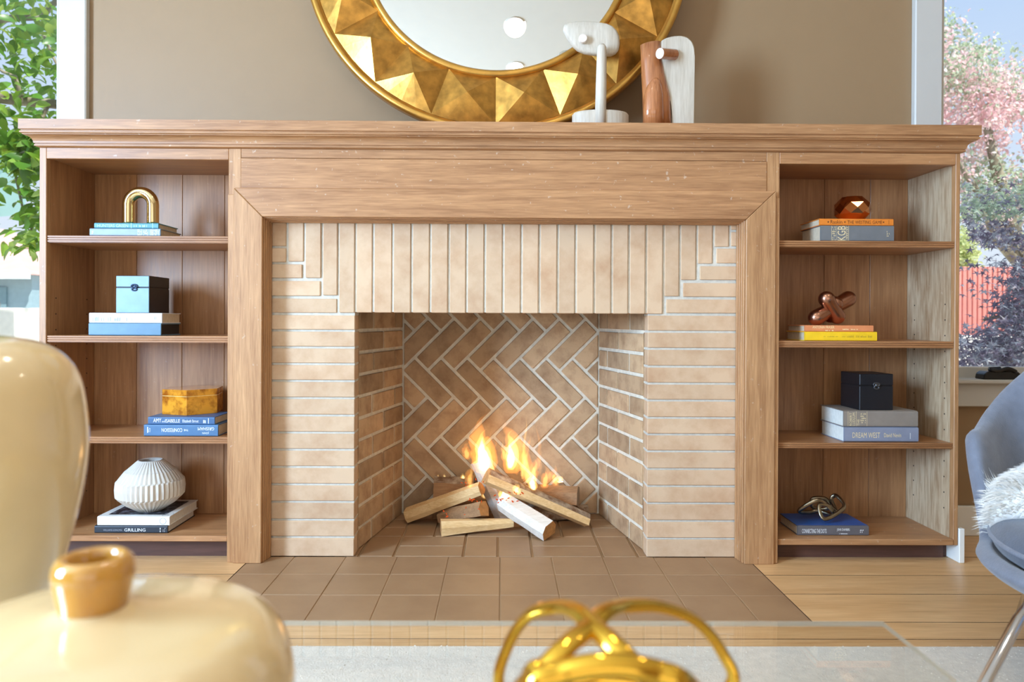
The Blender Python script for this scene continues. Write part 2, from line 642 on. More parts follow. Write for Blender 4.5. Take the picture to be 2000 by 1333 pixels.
paneM = clear_glass('window_glass', (0.97, 0.98, 0.98), 1.25)
def window(name, s, label):
    w = bpy.data.objects.new(name, None)
    COL.objects.link(w)
    w.location = (s * (WIN_X0 + WIN_X1) / 2, YW, WZ0)
    tag(w, label, None, kind='structure')
    x0, x1 = sorted((s * WIN_X0, s * WIN_X1))
    # casing on the room side
    for nm, q in (('casing', (s * 1.50, s * 1.60, WZ0 - 0.02, WZ1 + 0.10)), ('casing', (s * WIN_X1, s * (WIN_X1 + .1), WZ0 - 0.02, WZ1 + 0.10))):
        a, b = sorted(q[:2])
        mesh_obj(nm, bx(a, b, YW - 0.026, YW + 0.002, q[2], q[3], bev=0.004), whiteM, w)
        # jamb lining of the opening
        e = s * WIN_X0 if nm and abs(a) < 1.7 else s * WIN_X1
    mesh_obj('head_casing', bx(min(s * 1.6, s * WIN_X1), max(s * 1.6, s * WIN_X1), YW - 0.026, YW + 0.002, WZ1, WZ1 + 0.10, bev=0.004), whiteM, w)
    for e, d in ((x0, 1), (x1, -1)):
        mesh_obj('jamb', bx(min(e, e + d * 0.02), max(e, e + d * 0.02), YW, YW + 0.16, WZ0, WZ1), whiteM, w)
    mesh_obj('jamb_head', bx(x0, x1, YW, YW + 0.16, WZ1 - 0.02, WZ1), whiteM, w)
    # sill board and apron
    mesh_obj('window_sill', bx(x0 - (0.10 if s < 0 else 0.1), x1 + 0.1, YW - 0.055, YW + 0.16, PZ(748, YW, 1900), PZ(740, YW, 1900), bev=0.004), whiteM, w)
    mesh_obj('apron', bx(x0 - 0.1, x1 + 0.1, YW - 0.028, YW, PZ(793, YW, 1900), PZ(748, YW, 1900), bev=0.003), whiteM, w)
    gz = PZ(717, YW + 0.09, 1900)
    f = mesh_obj('sash', None or sash_bm(x0 + 0.02, x1 - 0.02, gz), whiteM, w)
    mesh_obj('pane', bx(x0 + 0.05, x1 - 0.05, YW + 0.098, YW + 0.102, gz - 0.005, WZ1 - 0.05), paneM, w)
    return w
def sash_bm(x0, x1, gz):
    bm = bmesh.new()
    box(bm, x0, x1, YW + 0.075, YW + 0.125, PZ(742, YW, 1900), gz, bev=0.003)
    box(bm, x0, x1, YW + 0.075, YW + 0.125, WZ1 - 0.07, WZ1 - 0.02, bev=0.003)
    s = -1 if x0 < 0 else 1
    box(bm, x0, x0 + 0.035, YW + 0.075, YW + 0.125, gz, WZ1 - 0.07)
    box(bm, x1 - 0.035, x1, YW + 0.075, YW + 0.125, gz, WZ1 - 0.07)
    return bm
window('window_1', -1, 'white framed window left of the mantel looking onto green leaves')
window('window_2', 1, 'white framed window right of the mantel looking onto blossom')

# windows that light the room, out of the photograph
def plain_window(name, label, pts):
    w = bpy.data.objects.new(name, None)
    COL.objects.link(w)
    tag(w, label, None, kind='structure')
    for a in pts:
        mesh_obj('frame_bar', bx(*a, bev=0.004), whiteM, w)
plain_window('window_3', 'tall window in the taupe side wall', [(-3.42, -3.34, -1.0, 0.1, 0.68, 0.72), (-3.42, -3.34, -1.0, 0.1, 2.28, 2.32), (-3.42, -3.34, -1.0, -0.96, 0.72, 2.28), (-3.42, -3.34, 0.06, 0.1, 0.72, 2.28)])
plain_window('window_4', 'broad window in the wall facing the fireplace', [(-2.15, 2.55, -3.6, -3.54, 0.32, 0.37), (-2.15, 2.55, -3.6, -3.54, 2.33, 2.38), (-2.15, -2.10, -3.6, -3.54, 0.37, 2.33), (2.50, 2.55, -3.6, -3.54, 0.37, 2.33), (0.18, 0.22, -3.6, -3.54, 0.37, 2.33)])

for nm, a, b in (('baseboard_left', -3.3, XL), ('baseboard_right', XR + 0.03, 3.3)):
    tag(mesh_obj(nm, bx(a, b, YW - 0.016, YW, 0, 0.11, bev=0.003), whiteB), 'low white baseboard along the taupe wall', None, kind='structure')
tr = mesh_obj('trim_1', bx(XR + 0.002, XR + 0.020, YC - 0.005, YW, 0.0, 0.112, bev=0.002), whiteB)
tag(tr, 'short white baseboard return at the foot of the bookcase side', None, kind='structure')
tr = mesh_obj('trim_2', bx(XL - 0.020, XL - 0.002, YC - 0.005, YW, 0.0, 0.112, bev=0.002), whiteB)
tag(tr, 'short white baseboard return at the outer foot of the bookcase', None, kind='structure')

# recessed ceiling lights (two seen in the mirror, one unseen and added)
lampM = emit('lamp_lens', (1.0, 0.93, 0.82), 14.0)
def downlight(x, y, label):
    t = thing('recessed_light', label, 'ceiling light', (x, y, 2.66), group='recessed lights in the ceiling')
    bm = bmesh.new()
    lathe(bm, [(0.041, -0.001), (0.052, -0.003), (0.054, 0.002)], x, y, 2.66, 32, close=True)
    mesh_obj('trim_ring', bm, ceilM, t, smooth=True)
    bm = bmesh.new()
    lathe(bm, [(0.001, -0.0025), (0.043, -0.0025), (0.043, 0.001)], x, y, 2.66, 32)
    mesh_obj('lens', bm, lampM, t)
    l = bpy.data.lights.new('downlight', 'SPOT')
    l.energy = 24
    l.color = (1.0, 0.86, 0.68)
    l.spot_size = R_(120)
    l.spot_blend = 0.8
    l.shadow_soft_size = 0.06
    o = bpy.data.objects.new('bulb', l)
    COL.objects.link(o)
    o.location = (x, y, 2.64)
    adopt(o, t)
DOWNLIGHTS = [(0.067, 1.19), (0.080, 0.757), (1.55, 1.0)]  # last one is unseen, added to warm the right side
for k, (x, y) in enumerate(DOWNLIGHTS):
    downlight(x, y, ('round white recessed light in the ceiling, the one closer to the mirror', 'round white recessed light in the ceiling, the one farther from the mirror', 'added unseen recessed light warming the side of the lounge chair')[k])

# ------------------------------------------------------------------ brick fireplace
fp = thing('brick_fireplace', 'tan brick fireplace with upright lintel bricks and herringbone firebox', 'fireplace', (0, YB, 0))
def brick(x0, x1, z0, z1, j=0.0):
    jj = random.uniform(-0.0012, 0.0012)
    return mesh_obj('brick', bx(x0, x1, YB - 0.001 + jj, YB + 0.05, z0, z1, bev=0.0018), brickM, fp)
def fx(px, py=700): return P(px, py, YB).x
def fz(py, px=979): return P(px, py, YB).z
BX0, BX1 = -0.785, 0.785           # brick field runs behind the wooden frame
OX0, OX1 = fx(693), fx(1265)       # fire opening
LZ = fz(612)                       # underside of the lintel
TOPZ = fz(425)
# mortar bed of the face
bm = bmesh.new()
MY0 = YB + 0.0045
box(bm, BX0, OX0 - 0.0015, MY0, YB + 0.06, 0, TOPZ)
box(bm, OX1 + 0.0015, BX1, MY0, YB + 0.06, 0, TOPZ)
box(bm, OX0 - 0.0015, OX1 + 0.0015, MY0, YB + 0.06, LZ + 0.002, TOPZ)
mesh_obj('mortar', bm, mortM, fp)
g = 2.2                             # half joint in pixels
# upright bricks of the lintel
sol = [694, 729, 767, 804, 840.5, 876.5, 911.5, 947, 983, 1018.5, 1053.5, 1089.5, 1124.5, 1161, 1195, 1228.5, 1262, 1296]
for a, b in zip(sol[:-1], sol[1:]):
    zb = LZ if a > 690 and b < 1264 else fz(612)
    brick(fx(a + g, 520), fx(b - g, 520), fz(612), fz(420))
# stepped corners
for (a, b, t, u) in ((563, 592.5, 420, 511), (597, 626.5, 420, 543), (631, 658.5, 420, 577), (662.5, 692, 420, 611), (500, 558.5, 420, 480.5), (500, 558.5, 485, 512),
                     (1298, 1325.5, 420, 579), (1330, 1358.5, 420, 547), (1363.5, 1391, 420, 515), (1396, 1423, 420, 482), (1428, 1470, 420, 449), (1428, 1470, 453.5, 481),
                     (500, 590, 516.5, 543), (500, 625.5, 549, 578), (500, 657.5, 583.5, 611),
                     (1399.5, 1470, 486, 514.5), (1367, 1470, 520.5, 547), (1334.5, 1470, 553.5, 580), (1301.5, 1470, 585.5, 612)):
    c = (a + b) / 2
    brick(fx(a, u), fx(b, u), fz(u, c), fz(t, c))
jl = [614, 646, 679, 711.5, 744.5, 778, 812, 845.6, 879, 913, 947, 981, 1016, 1050, 1089]
jr = [615, 648.6, 682, 716.7, 750, 783, 817, 849.5, 882.5, 917, 950.5, 984, 1018.5, 1053, 1092]
for (js, a, b, px) in ((jl, BX0, OX0, 600), (jr, OX1, BX1, 1355)):
    for t, u in zip(js[:-1], js[1:]):
        brick(a, b, max(0.001, fz(u - g, px)), fz(t + g, px))
# --- firebox
RY = 2.406                          # back of the front return
SX0, SX1 = OX0 + 0.004, OX1 - 0.004
BKX = 0.397
FT = LZ + 0.16                      # firebox walls run up behind the lintel
fmort = bmesh.new()
q = 0.004
box(fmort, -BKX - 0.02, BKX + 0.02, YFB + q, YFB + 0.06, 0, FT)
for s, xo in ((-1, OX0), (1, OX1)):
    # return + splayed side as one mortar slab each
    poly = [(xo + s * q, YB + 0.05, 0), (xo + s * q, RY, 0), (s * (BKX + q), YFB + q, 0), (s * (BKX + 0.06), YFB + 0.06, 0), (xo + s * 0.06, RY, 0), (xo + s * 0.06, YB + 0.05, 0)]
    prism(fmort, poly, (0, 0, FT))
mesh_obj('firebox_mortar', fmort, fmortM, fp)
mesh_obj('smoke_shelf', bx(-0.56, 0.56, YB + 0.06, YFB + 0.06, FT, FT + 0.05), plain('soot_hole_shade', (58, 48, 40), 0.95), fp)
mesh_obj('lintel_bar', bx(OX0 - 0.05, OX1 + 0.05, YB + 0.05, RY + 0.02, LZ + 0.003, FT), plain('sooty_brick', (126, 100, 76), 0.9, bump=0.3), fp)
# returns: the ends of the face bricks
for js, xo, s, px in ((jl, OX0, -1, 690), (jr, OX1, 1, 1268)):
    for t, u in zip(js[:-1], js[1:]):
        z0, z1 = max(0.001, fz(u - g, px)), fz(t + g, px)
        a, b = sorted((xo, xo + s * 0.05))
        mesh_obj('brick', bx(a, b, YB + 0.051, RY - 0.004, z0, z1, bev=0.0015), fireM, fp)
# splayed sides, running bond
for s, xo in ((-1, OX0), (1, OX1)):
    A = Vector((xo, RY, 0)); B = Vector((s * BKX, YFB, 0))
    L = (B - A).length
    d = (B - A).normalized()
    nrm = Vector((-s * d.y, s * d.x, 0))          # into the room
    if nrm.x * s > 0: nrm = -nrm
    z = 0.0
    k = 0
    while z < FT - 0.02:
        z1 = min(z + 0.0635, FT)
        off = random.uniform(-0.008, 0.008)
        cuts = [0, 0.128 + off, 0.36 + off, L] if k % 2 == 0 else [0, 0.242 + off, L]
        for a, b in zip(cuts[:-1], cuts[1:]):
            p0, p1 = A + d * (a + (0.008 if a > 0 else 0.002)), A + d * (b - (0.008 if b < L else 0.003))
            out = nrm * random.uniform(0.0, 0.0025)
            bm = bmesh.new()
            poly = [p0 + out + Vector((0, 0, z + 0.001)), p1 + out + Vector((0, 0, z + 0.001)), p1 + out + Vector((0, 0, z1)), p0 + out + Vector((0, 0, z1))]
            prism(bm, poly, -nrm * 0.03, bev=0.0022)
            mesh_obj('brick', bm, fireM, fp)
        z = z1 + 0.0115
        k += 1
# herringbone back
W = 0.075
c0 = P(912.5, 699, YFB)
r2 = math.sqrt(0.5)
def uv(u, v):        # u runs down to the right, v up to the right
    return (c0.x + (u + v - 1) * r2 * W, c0.z + (v - 1 - u) * r2 * W)
gap = 0.082
nb = 0
for m in range(-3, 4):
    for n in range(-16, 17):
        for kind in 'HV':
            a, b = n - 3 * m, n + 3 * m
            if kind == 'H':
                rect = (a, a + 3, b, b + 1)
            else:
                rect = (a, a + 1, b + 1, b + 4)
            poly = [uv(rect[0] + gap, rect[2] + gap), uv(rect[1] - gap, rect[2] + gap), uv(rect[1] - gap, rect[3] - gap), uv(rect[0] + gap, rect[3] - gap)]
            poly = clip_poly(poly, -BKX + 0.006, BKX - 0.006, 0.003, LZ + 0.05)
            if poly:
                bm = bmesh.new()
                yy = YFB - random.uniform(0.0, 0.003)
                prism(bm, [(p[0], yy, p[1]) for p in poly], (0, 0.03, 0), bev=0.0022)
                mesh_obj('brick', bm, fireM, fp)
                nb += 1
# firebox floor, basket weave of brown pavers
mesh_obj('floor_bed', bx(-0.55, 0.55, YB + 0.0, YFB + 0.05, -0.03, -0.006), groutM, fp)
UX = [-0.585, -0.353, -0.123, 0.108, 0.342, 0.574]
for j in range(3):
    y0 = YB + 0.004 + j * 0.216
    y1 = min(y0 + 0.216, YFB + 0.01)
    for i in range(5):
        x0, x1 = UX[i], UX[i + 1]
        if (i + j) % 2 == 1:
            rs = [(x0, x1, y0, (y0 + y1) / 2), (x0, x1, (y0 + y1) / 2, y1)]
        else:
            rs = [(x0, (x0 + x1) / 2, y0, y1), ((x0 + x1) / 2, x1, y0, y1)]
        for (a, b, c, d) in rs:
            a, b = max(a, -0.52), min(b, 0.52)
            if b - a > 0.03:
                mesh_obj('paver', bx(a + 0.004, b - 0.004, c + 0.0025, d - 0.0025, -0.03, -0.0005, bev=0.002), tileM, fp)
# hearth
he = thing('tiled_hearth', 'flat hearth of large brown square tiles in front of the fire', 'hearth', (0, 2.08, 0))
mesh_obj('grout_bed', bx(-HX, HX, 1.83, YB - 0.001, -0.03, -0.0022), groutM, he)
hx = [-HX, -0.676, -0.507, -0.338, -0.169, 0.0, 0.169, 0.338, 0.507, 0.676, HX]
hy = [1.83, 2.004, 2.167, YB - 0.0005]
for j in range(3):
    for i in range(10):
        mesh_obj('tile', bx(hx[i] + 0.0016, hx[i + 1] - 0.0016, hy[j] + 0.0012, hy[j + 1] - 0.0012, -0.03, random.uniform(-0.0006, 0.0004), bev=0.0012), tileM, he)
# ------------------------------------------------------------------ mantel shelf, one board with a moulded cornice
MT = PZ(238, YC - 0.041, 979)            # top of the mantel
def cornice():
    bm = bmesh.new()
    prof = [(0.041, MT), (0.041, MT - 0.0315), (0.036, MT - 0.0335), (0.036, MT - 0.036), (0.039, MT - 0.038), (0.039, MT - 0.042), (0.034, MT - 0.0445), (0.0335, MT - 0.0465)]
    for k in range(7):                   # cove
        a = k / 6 * math.pi / 2
        prof.append((0.012 + 0.0205 * (1 - math.sin(a)), MT - 0.047 - 0.022 * (1 - math.cos(a))))
    prof += [(0.0085, MT - 0.0695), (0.0085, MT - 0.0715), (0.0105, MT - 0.073), (0.0105, MT - 0.0775), (0.006, MT - 0.0795), (0.0015, MT - 0.081)]
    rings = []
    for o, z in prof:
        rings.append([bm.verts.new(c) for c in ((XL - o, YC - o, z), (XR + o, YC - o, z), (XR + o, YW - 0.001, z), (XL - o, YW - 0.001, z))])
    for a, b in zip(rings[:-1], rings[1:]):
        for i in range(4):
            bm.faces.new((a[i], a[(i + 1) % 4], b[(i + 1) % 4], b[i]))
    bm.faces.new(rings[0])
    bm.faces.new(rings[-1][::-1])
    return bm
CB = MT - 0.081                          # underside of the cornice
mantel = mesh_obj('mantel_shelf', cornice(), woodH)
tag(mantel, 'long moulded wooden mantel shelf over the fireplace and both bookcases', 'mantel')

# ------------------------------------------------------------------ timber fire surround
sr = thing('fire_surround', 'wooden fire surround with mitred frame and plain frieze board', 'fire surround', (0, YP, 0))
SXL, SXR = PX(447, YC, 650), PX(1519, YC, 650)     # outer limits between the bookcases
fxl, fxr = PX(471, YC, 340), PX(1497, YC, 340)
z310, z370 = PZ(312, YC, 979), PZ(371, YC, 979)
mesh_obj('upper_rail', bx(fxl, fxr, YC, YC + 0.03, z310 + 0.0008, CB - 0.0002, bev=0.0008), woodH, sr)
mesh_obj('frieze_board', bx(fxl, fxr, YC - 0.003, YC + 0.03, z370, z310 - 0.0008, bev=0.0012), woodH, sr)
bm = bmesh.new()
box(bm, SXL - 0.001, fxl - 0.0008, YC, YC + 0.03, z370 - 0.06, CB - 0.0002, bev=0.0008)
mesh_obj('stile', bm, woodV, sr)
bm = bmesh.new()
box(bm, fxr + 0.0008, SXR + 0.001, YC, YC + 0.03, z370 - 0.06, CB - 0.0002, bev=0.0008)
mesh_obj('stile', bm, woodV, sr)
# mitred frame: outer and inner limits on the face plane
oxl, ixl = PX(456, YP, 400), PX(512, YP, 440)
oxr, ixr = PX(1516, YP, 400), PX(1458, YP, 440)
ozt, izt = PZ(370, YP, 979), PZ(426, YP, 979)
def frame_piece(pts, ys=YP, th=YB - 0.003 - YP):
    bm = bmesh.new()
    prism(bm, [(p[0], ys, p[1]) for p in pts], (0, th, 0), bev=0.0018)
    return bm
e = 0.0006
mesh_obj('header', frame_piece([(oxl + e, ozt), (ixl + e, izt), (ixr - e, izt), (oxr - e, ozt)]), woodH, sr)
mesh_obj('pilaster', frame_piece([(oxl, 0.0), (ixl, 0.0), (ixl, izt - e), (oxl, ozt - e)]), woodV, sr)
mesh_obj('pilaster', frame_piece([(oxr, 0.0), (ixr, 0.0), (ixr, izt - e), (oxr, ozt - e)]), woodV, sr)
# rounded lip along the outer side of each pilaster, and the ribbed inner bead
for s, xo in ((-1, oxl), (1, oxr)):
    lim = SXL if s < 0 else SXR
    a, b = sorted((xo, lim))
    mesh_obj('side_strip', bx(a, b, YP + 0.008, YC + 0.03, 0.0, ozt - 0.02, bev=0.002), woodV, sr)
for s, xi in ((1, ixl), (-1, ixr)):
    bm = bmesh.new()
    for k, (d, y) in enumerate(((0.0035, YP + 0.012), (0.006, YP + 0.026), (0.0085, YP + 0.040), (0.011, YP + 0.054))):
        a, b = sorted((xi, xi + s * d))
        box(bm, a, b, y, YB - 0.003, 0.0, izt, bev=0.0012)
    mesh_obj('inner_bead', bm, woodV, sr)
bm = bmesh.new()
for d, y in ((0.0035, YP + 0.012), (0.006, YP + 0.026), (0.0085, YP + 0.040), (0.011, YP + 0.054)):
    box(bm, ixl, ixr, y, YB - 0.003, izt - d, izt + 0.002, bev=0.0012)
mesh_obj('inner_bead', bm, woodH, sr)

# ------------------------------------------------------------------ bookcases
def shelf_bm(x0, x1, zt, th, yb):
    """Board with a reeded front edge."""
    bm = bmesh.new()
    yf = YC + 0.004
    prof = [(yb, zt), (yf + 0.001, zt), (yf, zt - 0.001)]
    n = 3
    h = th / n
    for k in range(n):
        z = zt - k * h
        prof += [(yf, z - 0.0012), (yf, z - h + 0.0022), (yf + 0.003, z - h + 0.0012), (yf + 0.003, z - h + 0.0004)]
    prof += [(yf + 0.003, zt - th), (yb, zt - th)]
    pts = [(x0, y, z) for y, z in prof]
    prism(bm, pts, (x1 - x0, 0, 0))
    return bm
def bookcase(side, px_l, px_r, px_top, shelves, bottom, label):
    """px_l/px_r: inner edges of the opening; shelves: (y of front top, y of front bottom)."""
    left = side < 0
    xo0, xo1 = (XL, SXL) if left else (SXR, XR)
    pm = (px_l + px_r) / 2
    a, b = PX(px_l, YC, 600), PX(px_r, YC, 600)
    t = thing('bookcase', label, 'bookcase', ((xo0 + xo1) / 2, YC, 0), group='built-in bookcases')
    ztop = PZ(px_top, YC, pm)
    yb = 2.548
    zbot = PZ(bottom[0], YC, pm)
    zb2 = PZ(bottom[1], YC, pm)
    # face frame
    mesh_obj('top_rail', bx(a, b, YC, YC + 0.022, ztop, CB - 0.0002, bev=0.0012), woodH, t)
    if left:
        mesh_obj('stile', bx(xo0, a, YC, YC + 0.022, zb2, CB - 0.0002, bev=0.0015), woodV, t)
        mesh_obj('stile', bx(b, xo1, YC + 0.001, YC + 0.022, zb2, CB - 0.0002, bev=0.001), woodV, t)
    else:
        mesh_obj('stile', bx(b, xo1, YC, YC + 0.022, zb2, CB - 0.0002, bev=0.0015), woodV, t)
        mesh_obj('stile', bx(xo0, a, YC + 0.001, YC + 0.022, zb2, CB - 0.0002, bev=0.001), woodV, t)
    # sides
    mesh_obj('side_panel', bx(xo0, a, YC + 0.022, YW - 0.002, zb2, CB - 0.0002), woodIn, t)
    mesh_obj('side_panel', bx(b, xo1, YC + 0.022, YW - 0.002, zb2, CB - 0.0002), woodIn if left else wornLitW, t)
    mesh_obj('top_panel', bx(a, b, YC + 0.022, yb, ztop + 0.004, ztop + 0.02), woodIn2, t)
    # back made of upright boards
    cuts = [0.0, 0.26, 0.54, 0.80, 1.0] if left else [0.0, 0.15, 0.47, 0.76, 1.0]
    for c0_, c1_ in zip(cuts[:-1], cuts[1:]):
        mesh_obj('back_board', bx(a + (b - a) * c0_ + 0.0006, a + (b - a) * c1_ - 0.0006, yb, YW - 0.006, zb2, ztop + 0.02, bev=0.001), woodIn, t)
    for (s0, s1) in shelves:
        zt, zl = PZ(s0, YC + 0.004, pm), PZ(s1, YC + 0.004, pm)
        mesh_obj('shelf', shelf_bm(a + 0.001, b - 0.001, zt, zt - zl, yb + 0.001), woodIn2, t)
    mesh_obj('bottom_board', bx(a, b, YC - 0.002, yb + 0.001, zb2, zbot, bev=0.002), woodH, t)
    mesh_obj('plinth', bx(a - (0.0 if not left else 0.02), b + 0.0, YC + 0.052, YC + 0.072, 0.0, zb2 + 0.001), woodDark, t)
    for xa, xb in ((xo0, a), (b, xo1)):
        mesh_obj('foot_block', bx(xa, xb, YC + 0.06, YW - 0.002, 0.0, zb2), woodDark, t)
    # rows of dark dots painted for the shade in shelf pin holes
    hb = bmesh.new()
    for xx, d in ((a, 1), (b, -1)):
        for yy in (YC + 0.05, yb - 0.045):
            for k in range(14):
                zz = zbot + 0.09 + k * 0.052
                if zz < ztop - 0.05 and all(abs(zz - PZ((s0 + s1) / 2, YC, pm)) > 0.016 for s0, s1 in shelves):
                    box(hb, min(xx, xx + d * 0.0006), max(xx, xx + d * 0.0006), yy - 0.0022, yy + 0.0022, zz - 0.0022, zz + 0.0022)
    o = mesh_obj('pin_hole_dots', hb, MATS['soot_hole_shade'], t)
    o['kind'] = 'stuff'
    return t
LSH = [(461, 474.5), (656.5, 669.5), (854, 867)]
RSH = [(471, 483.5), (667, 680), (866, 877)]
bookcase(-1, 90, 445.5, 311, LSH, (1047, 1058), 'mahogany bookcase left of the fire holding blue and white books')
bookcase(1, 1521.5, 1865, 321, RSH, (1054, 1065.5), 'mahogany bookcase right of the fire holding orange and grey books')
LZT = [PZ(s[0], YC + 0.004, 267.75) + 0.0003 for s in LSH] + [PZ(1047, YC, 267.75) + 0.0003]
RZT = [PZ(s[0], YC + 0.004, 1693.25) + 0.0003 for s in RSH] + [PZ(1054, YC, 1693.25) + 0.0003]
# ------------------------------------------------------------------ round mirror leaning on the wall
goldM = plain('aged_gold_leaf', (186, 136, 62), 0.33, metal=0.85, noise_amt=0.35, nscale=26, bump=0.12, bscale=90)
goldRim = plain('gold_rim', (204, 154, 74), 0.30, metal=0.85, noise_amt=0.15, nscale=18, bump=0.1, bscale=90)
mirM, n, l, out = new_mat('silvered_glass')
b = n.new('ShaderNodeBsdfPrincipled')
setp(b, Metallic=1.0, Roughness=0.0)
b.inputs['Base Color'].default_value = (0.92, 0.93, 0.91, 1)
l.new(b.outputs[0], out.inputs[0])
TH = R_(5.6)
MR = 0.672
MBY = 2.405
MCX = PX(968, 2.44, 300)
mroot = thing('round_mirror', 'large round mirror in a faceted gold frame leaning on the wall', 'mirror', (MCX, MBY, MT))
# local frame: r in the mirror plane, w out of it towards the room
Mb = Vector((MCX, MBY, MT + 0.0035))
eu, ev, ew = Vector((1, 0, 0)), Vector((0, math.sin(TH), math.cos(TH))), Vector((0, -math.cos(TH), math.sin(TH)))
Mc = Mb + ev * MR
def mp_(r, a, w):               # a measured from straight down
    return Mc + eu * (r * math.sin(a)) - ev * (r * math.cos(a)) + ew * w
def ring_bm(prof, seg=144):
    bm = bmesh.new()
    rings = [[bm.verts.new(mp_(r, 2 * math.pi * i / seg, w)) for i in range(seg)] for r, w in prof]
    for k in range(len(prof)):
        A, B = rings[k], rings[(k + 1) % len(prof)]
        for i in range(seg):
            bm.faces.new((A[i], A[(i + 1) % seg], B[(i + 1) % seg], B[i]))
    return bm
r_in, r_o = 0.700 * MR, 0.955 * MR
mesh_obj('outer_rim', ring_bm([(MR, -0.02), (MR, 0.008), (MR - 0.004, 0.014), (MR - 0.012, 0.017), (MR - 0.020, 0.015), (MR - 0.023, 0.009), (MR - 0.027, 0.0075), (r_o, 0.004), (r_o, -0.02)]), goldRim, mroot, smooth=True)
mesh_obj('inner_rim', ring_bm([(r_in + 0.003, -0.012), (r_in + 0.003, 0.010), (r_in - 0.004, 0.017), (r_in - 0.014, 0.017), (r_in - 0.021, 0.011), (r_in - 0.021, -0.012)]), goldRim, mroot, smooth=True)
mesh_obj('backing', ring_bm([(r_o + 0.005, -0.02), (r_o + 0.005, -0.003), (r_in - 0.03, -0.003), (r_in - 0.03, -0.02)]), goldRim, mroot)
bm = bmesh.new()
seg = 96
c = bm.verts.new(mp_(0, 0, 0.0))
rg = [bm.verts.new(mp_(r_in - 0.012, 2 * math.pi * i / seg, 0.0)) for i in range(seg)]
for i in range(seg):
    bm.faces.new((c, rg[i], rg[(i + 1) % seg]))
mesh_obj('mirror_glass', bm, mirM, mroot)
NF = 18
for k in range(NF):
    a0, a1 = 2 * math.pi * k / NF, 2 * math.pi * (k + 1) / NF
    bm = bmesh.new()
    am = (a0 + a1) / 2
    ap = bm.verts.new(mp_((r_in + r_o) / 2 - 0.004, am, 0.050))
    ins = [bm.verts.new(mp_(r_in, a0 + (a1 - a0) * j / 4, 0.004)) for j in range(5)]
    outs = [bm.verts.new(mp_(r_o, a0 + (a1 - a0) * j / 4, 0.004)) for j in range(5)]
    for j in range(4):
        bm.faces.new((ins[j], ins[j + 1], ap))
        bm.faces.new((outs[j + 1], outs[j], ap))
    bm.faces.new((outs[0], ins[0], ap))
    bm.faces.new((ins[4], outs[4], ap))
    bm.faces.new(ins[::-1] + outs)
    mesh_obj('facet', bm, goldM, mroot)

# ------------------------------------------------------------------ wooden sculptures on the mantel
bleachM = wood('bleached_wood', (184, 170, 150), (216, 206, 190), (30, 30, 3), 0.55, rnd=0.04)
cedarM = wood('polished_cedar', (140, 78, 40), (196, 128, 80), (34, 34, 3), 0.16, rnd=0.04, coat=0.6)
endM = plain('pale_end_grain', (232, 218, 204), 0.5, nscale=40)
SY = 2.325
sc1 = thing('spoon_sculpture', 'bleached wood sculpture with a pierced oval head on a post', 'sculpture', (PX(1172, SY, 240), SY, MT), group='wooden sculptures on the mantel')
def sp(px, py, Y=SY): return P(px, py, Y)
# base: an oval slab
bm = bmesh.new()
bxw = (PX(1226, SY) - PX(1115, SY)) / 2
bcx = PX(1170.5, SY + 0.02)
zt = PZ(219, SY, 1170)
pr = []
rings = []
for z, k in ((MT + 0.0005, 0.99), (MT + 0.004, 1.0), (zt - 0.006, 1.0), (zt, 0.95)):
    rings.append([bm.verts.new((bcx + bxw * k * math.cos(a), SY + 0.02 + 0.052 * k * math.sin(a), z)) for a in [2 * math.pi * i / 40 for i in range(40)]])
for A, B in zip(rings[:-1], rings[1:]):
    for i in range(40):
        bm.faces.new((A[i], A[(i + 1) % 40], B[(i + 1) % 40], B[i]))
bm.faces.new(rings[0][::-1]); bm.faces.new(rings[-1])
mesh_obj('base', bm, bleachM, sc1, smooth=False)
# post in front, slightly tapered
bm = bmesh.new()
prad = (PX(1185, SY - 0.03) - PX(1163, SY - 0.03)) / 2
p0, p1 = P(1172.5, 238, SY - 0.025), P(1175.5, 92, SY - 0.025)
p0.z = MT
tube(bm, [p0, p0.lerp(p1, 0.5), p0.lerp(p1, 0.93), p1, p1 + Vector((0, 0, 0.009))], [prad, prad * 0.96, prad * 0.86, prad * 0.78, prad * 0.45], 20, up=(0, 1, 0))
mesh_obj('post', bm, bleachM, sc1, smooth=True)
# head: rounded shield with a concave face
outl = [(1100, 58), (1102, 50), (1110, 45.5), (1125, 43.5), (1145, 43), (1165, 44), (1185, 47), (1196, 52), (1204, 60), (1209, 72), (1210, 86), (1208, 98), (1203, 104), (1194, 108), (1180, 108), (1160, 107), (1142, 104), (1128, 98), (1117, 88), (1108, 74)]
bm = bmesh.new()
cen = P(1156, 76, SY + 0.012)
lay = []
for k, y in ((0.90, -0.012), (1.0, -0.004), (1.0, 0.012), (0.9, 0.020)):
    lay.append([bm.verts.new((cen.x + (P(a, b_, SY + 0.012).x - cen.x) * k, SY + 0.012 + y, cen.z + (P(a, b_, SY + 0.012).z - cen.z) * k)) for a, b_ in outl])
nn = len(outl)
for A, B in zip(lay[:-1], lay[1:]):
    for i in range(nn):
        bm.faces.new((A[i], A[(i + 1) % nn], B[(i + 1) % nn], B[i]))
inn = [bm.verts.new((cen.x + (v.co.x - cen.x) * 0.45, SY + 0.012 - 0.006, cen.z + (v.co.z - cen.z) * 0.45)) for v in lay[0]]
for i in range(nn):
    bm.faces.new((lay[0][i], lay[0][(i + 1) % nn], inn[(i + 1) % nn], inn[i]))
bm.faces.new(inn); bm.faces.new(lay[-1][::-1])
mesh_obj('head', bm, bleachM, sc1, smooth=True)
bm = bmesh.new()
pc = P(1138.5, 76, SY - 0.006)
prr = (PX(1147, SY) - PX(1130, SY)) / 2
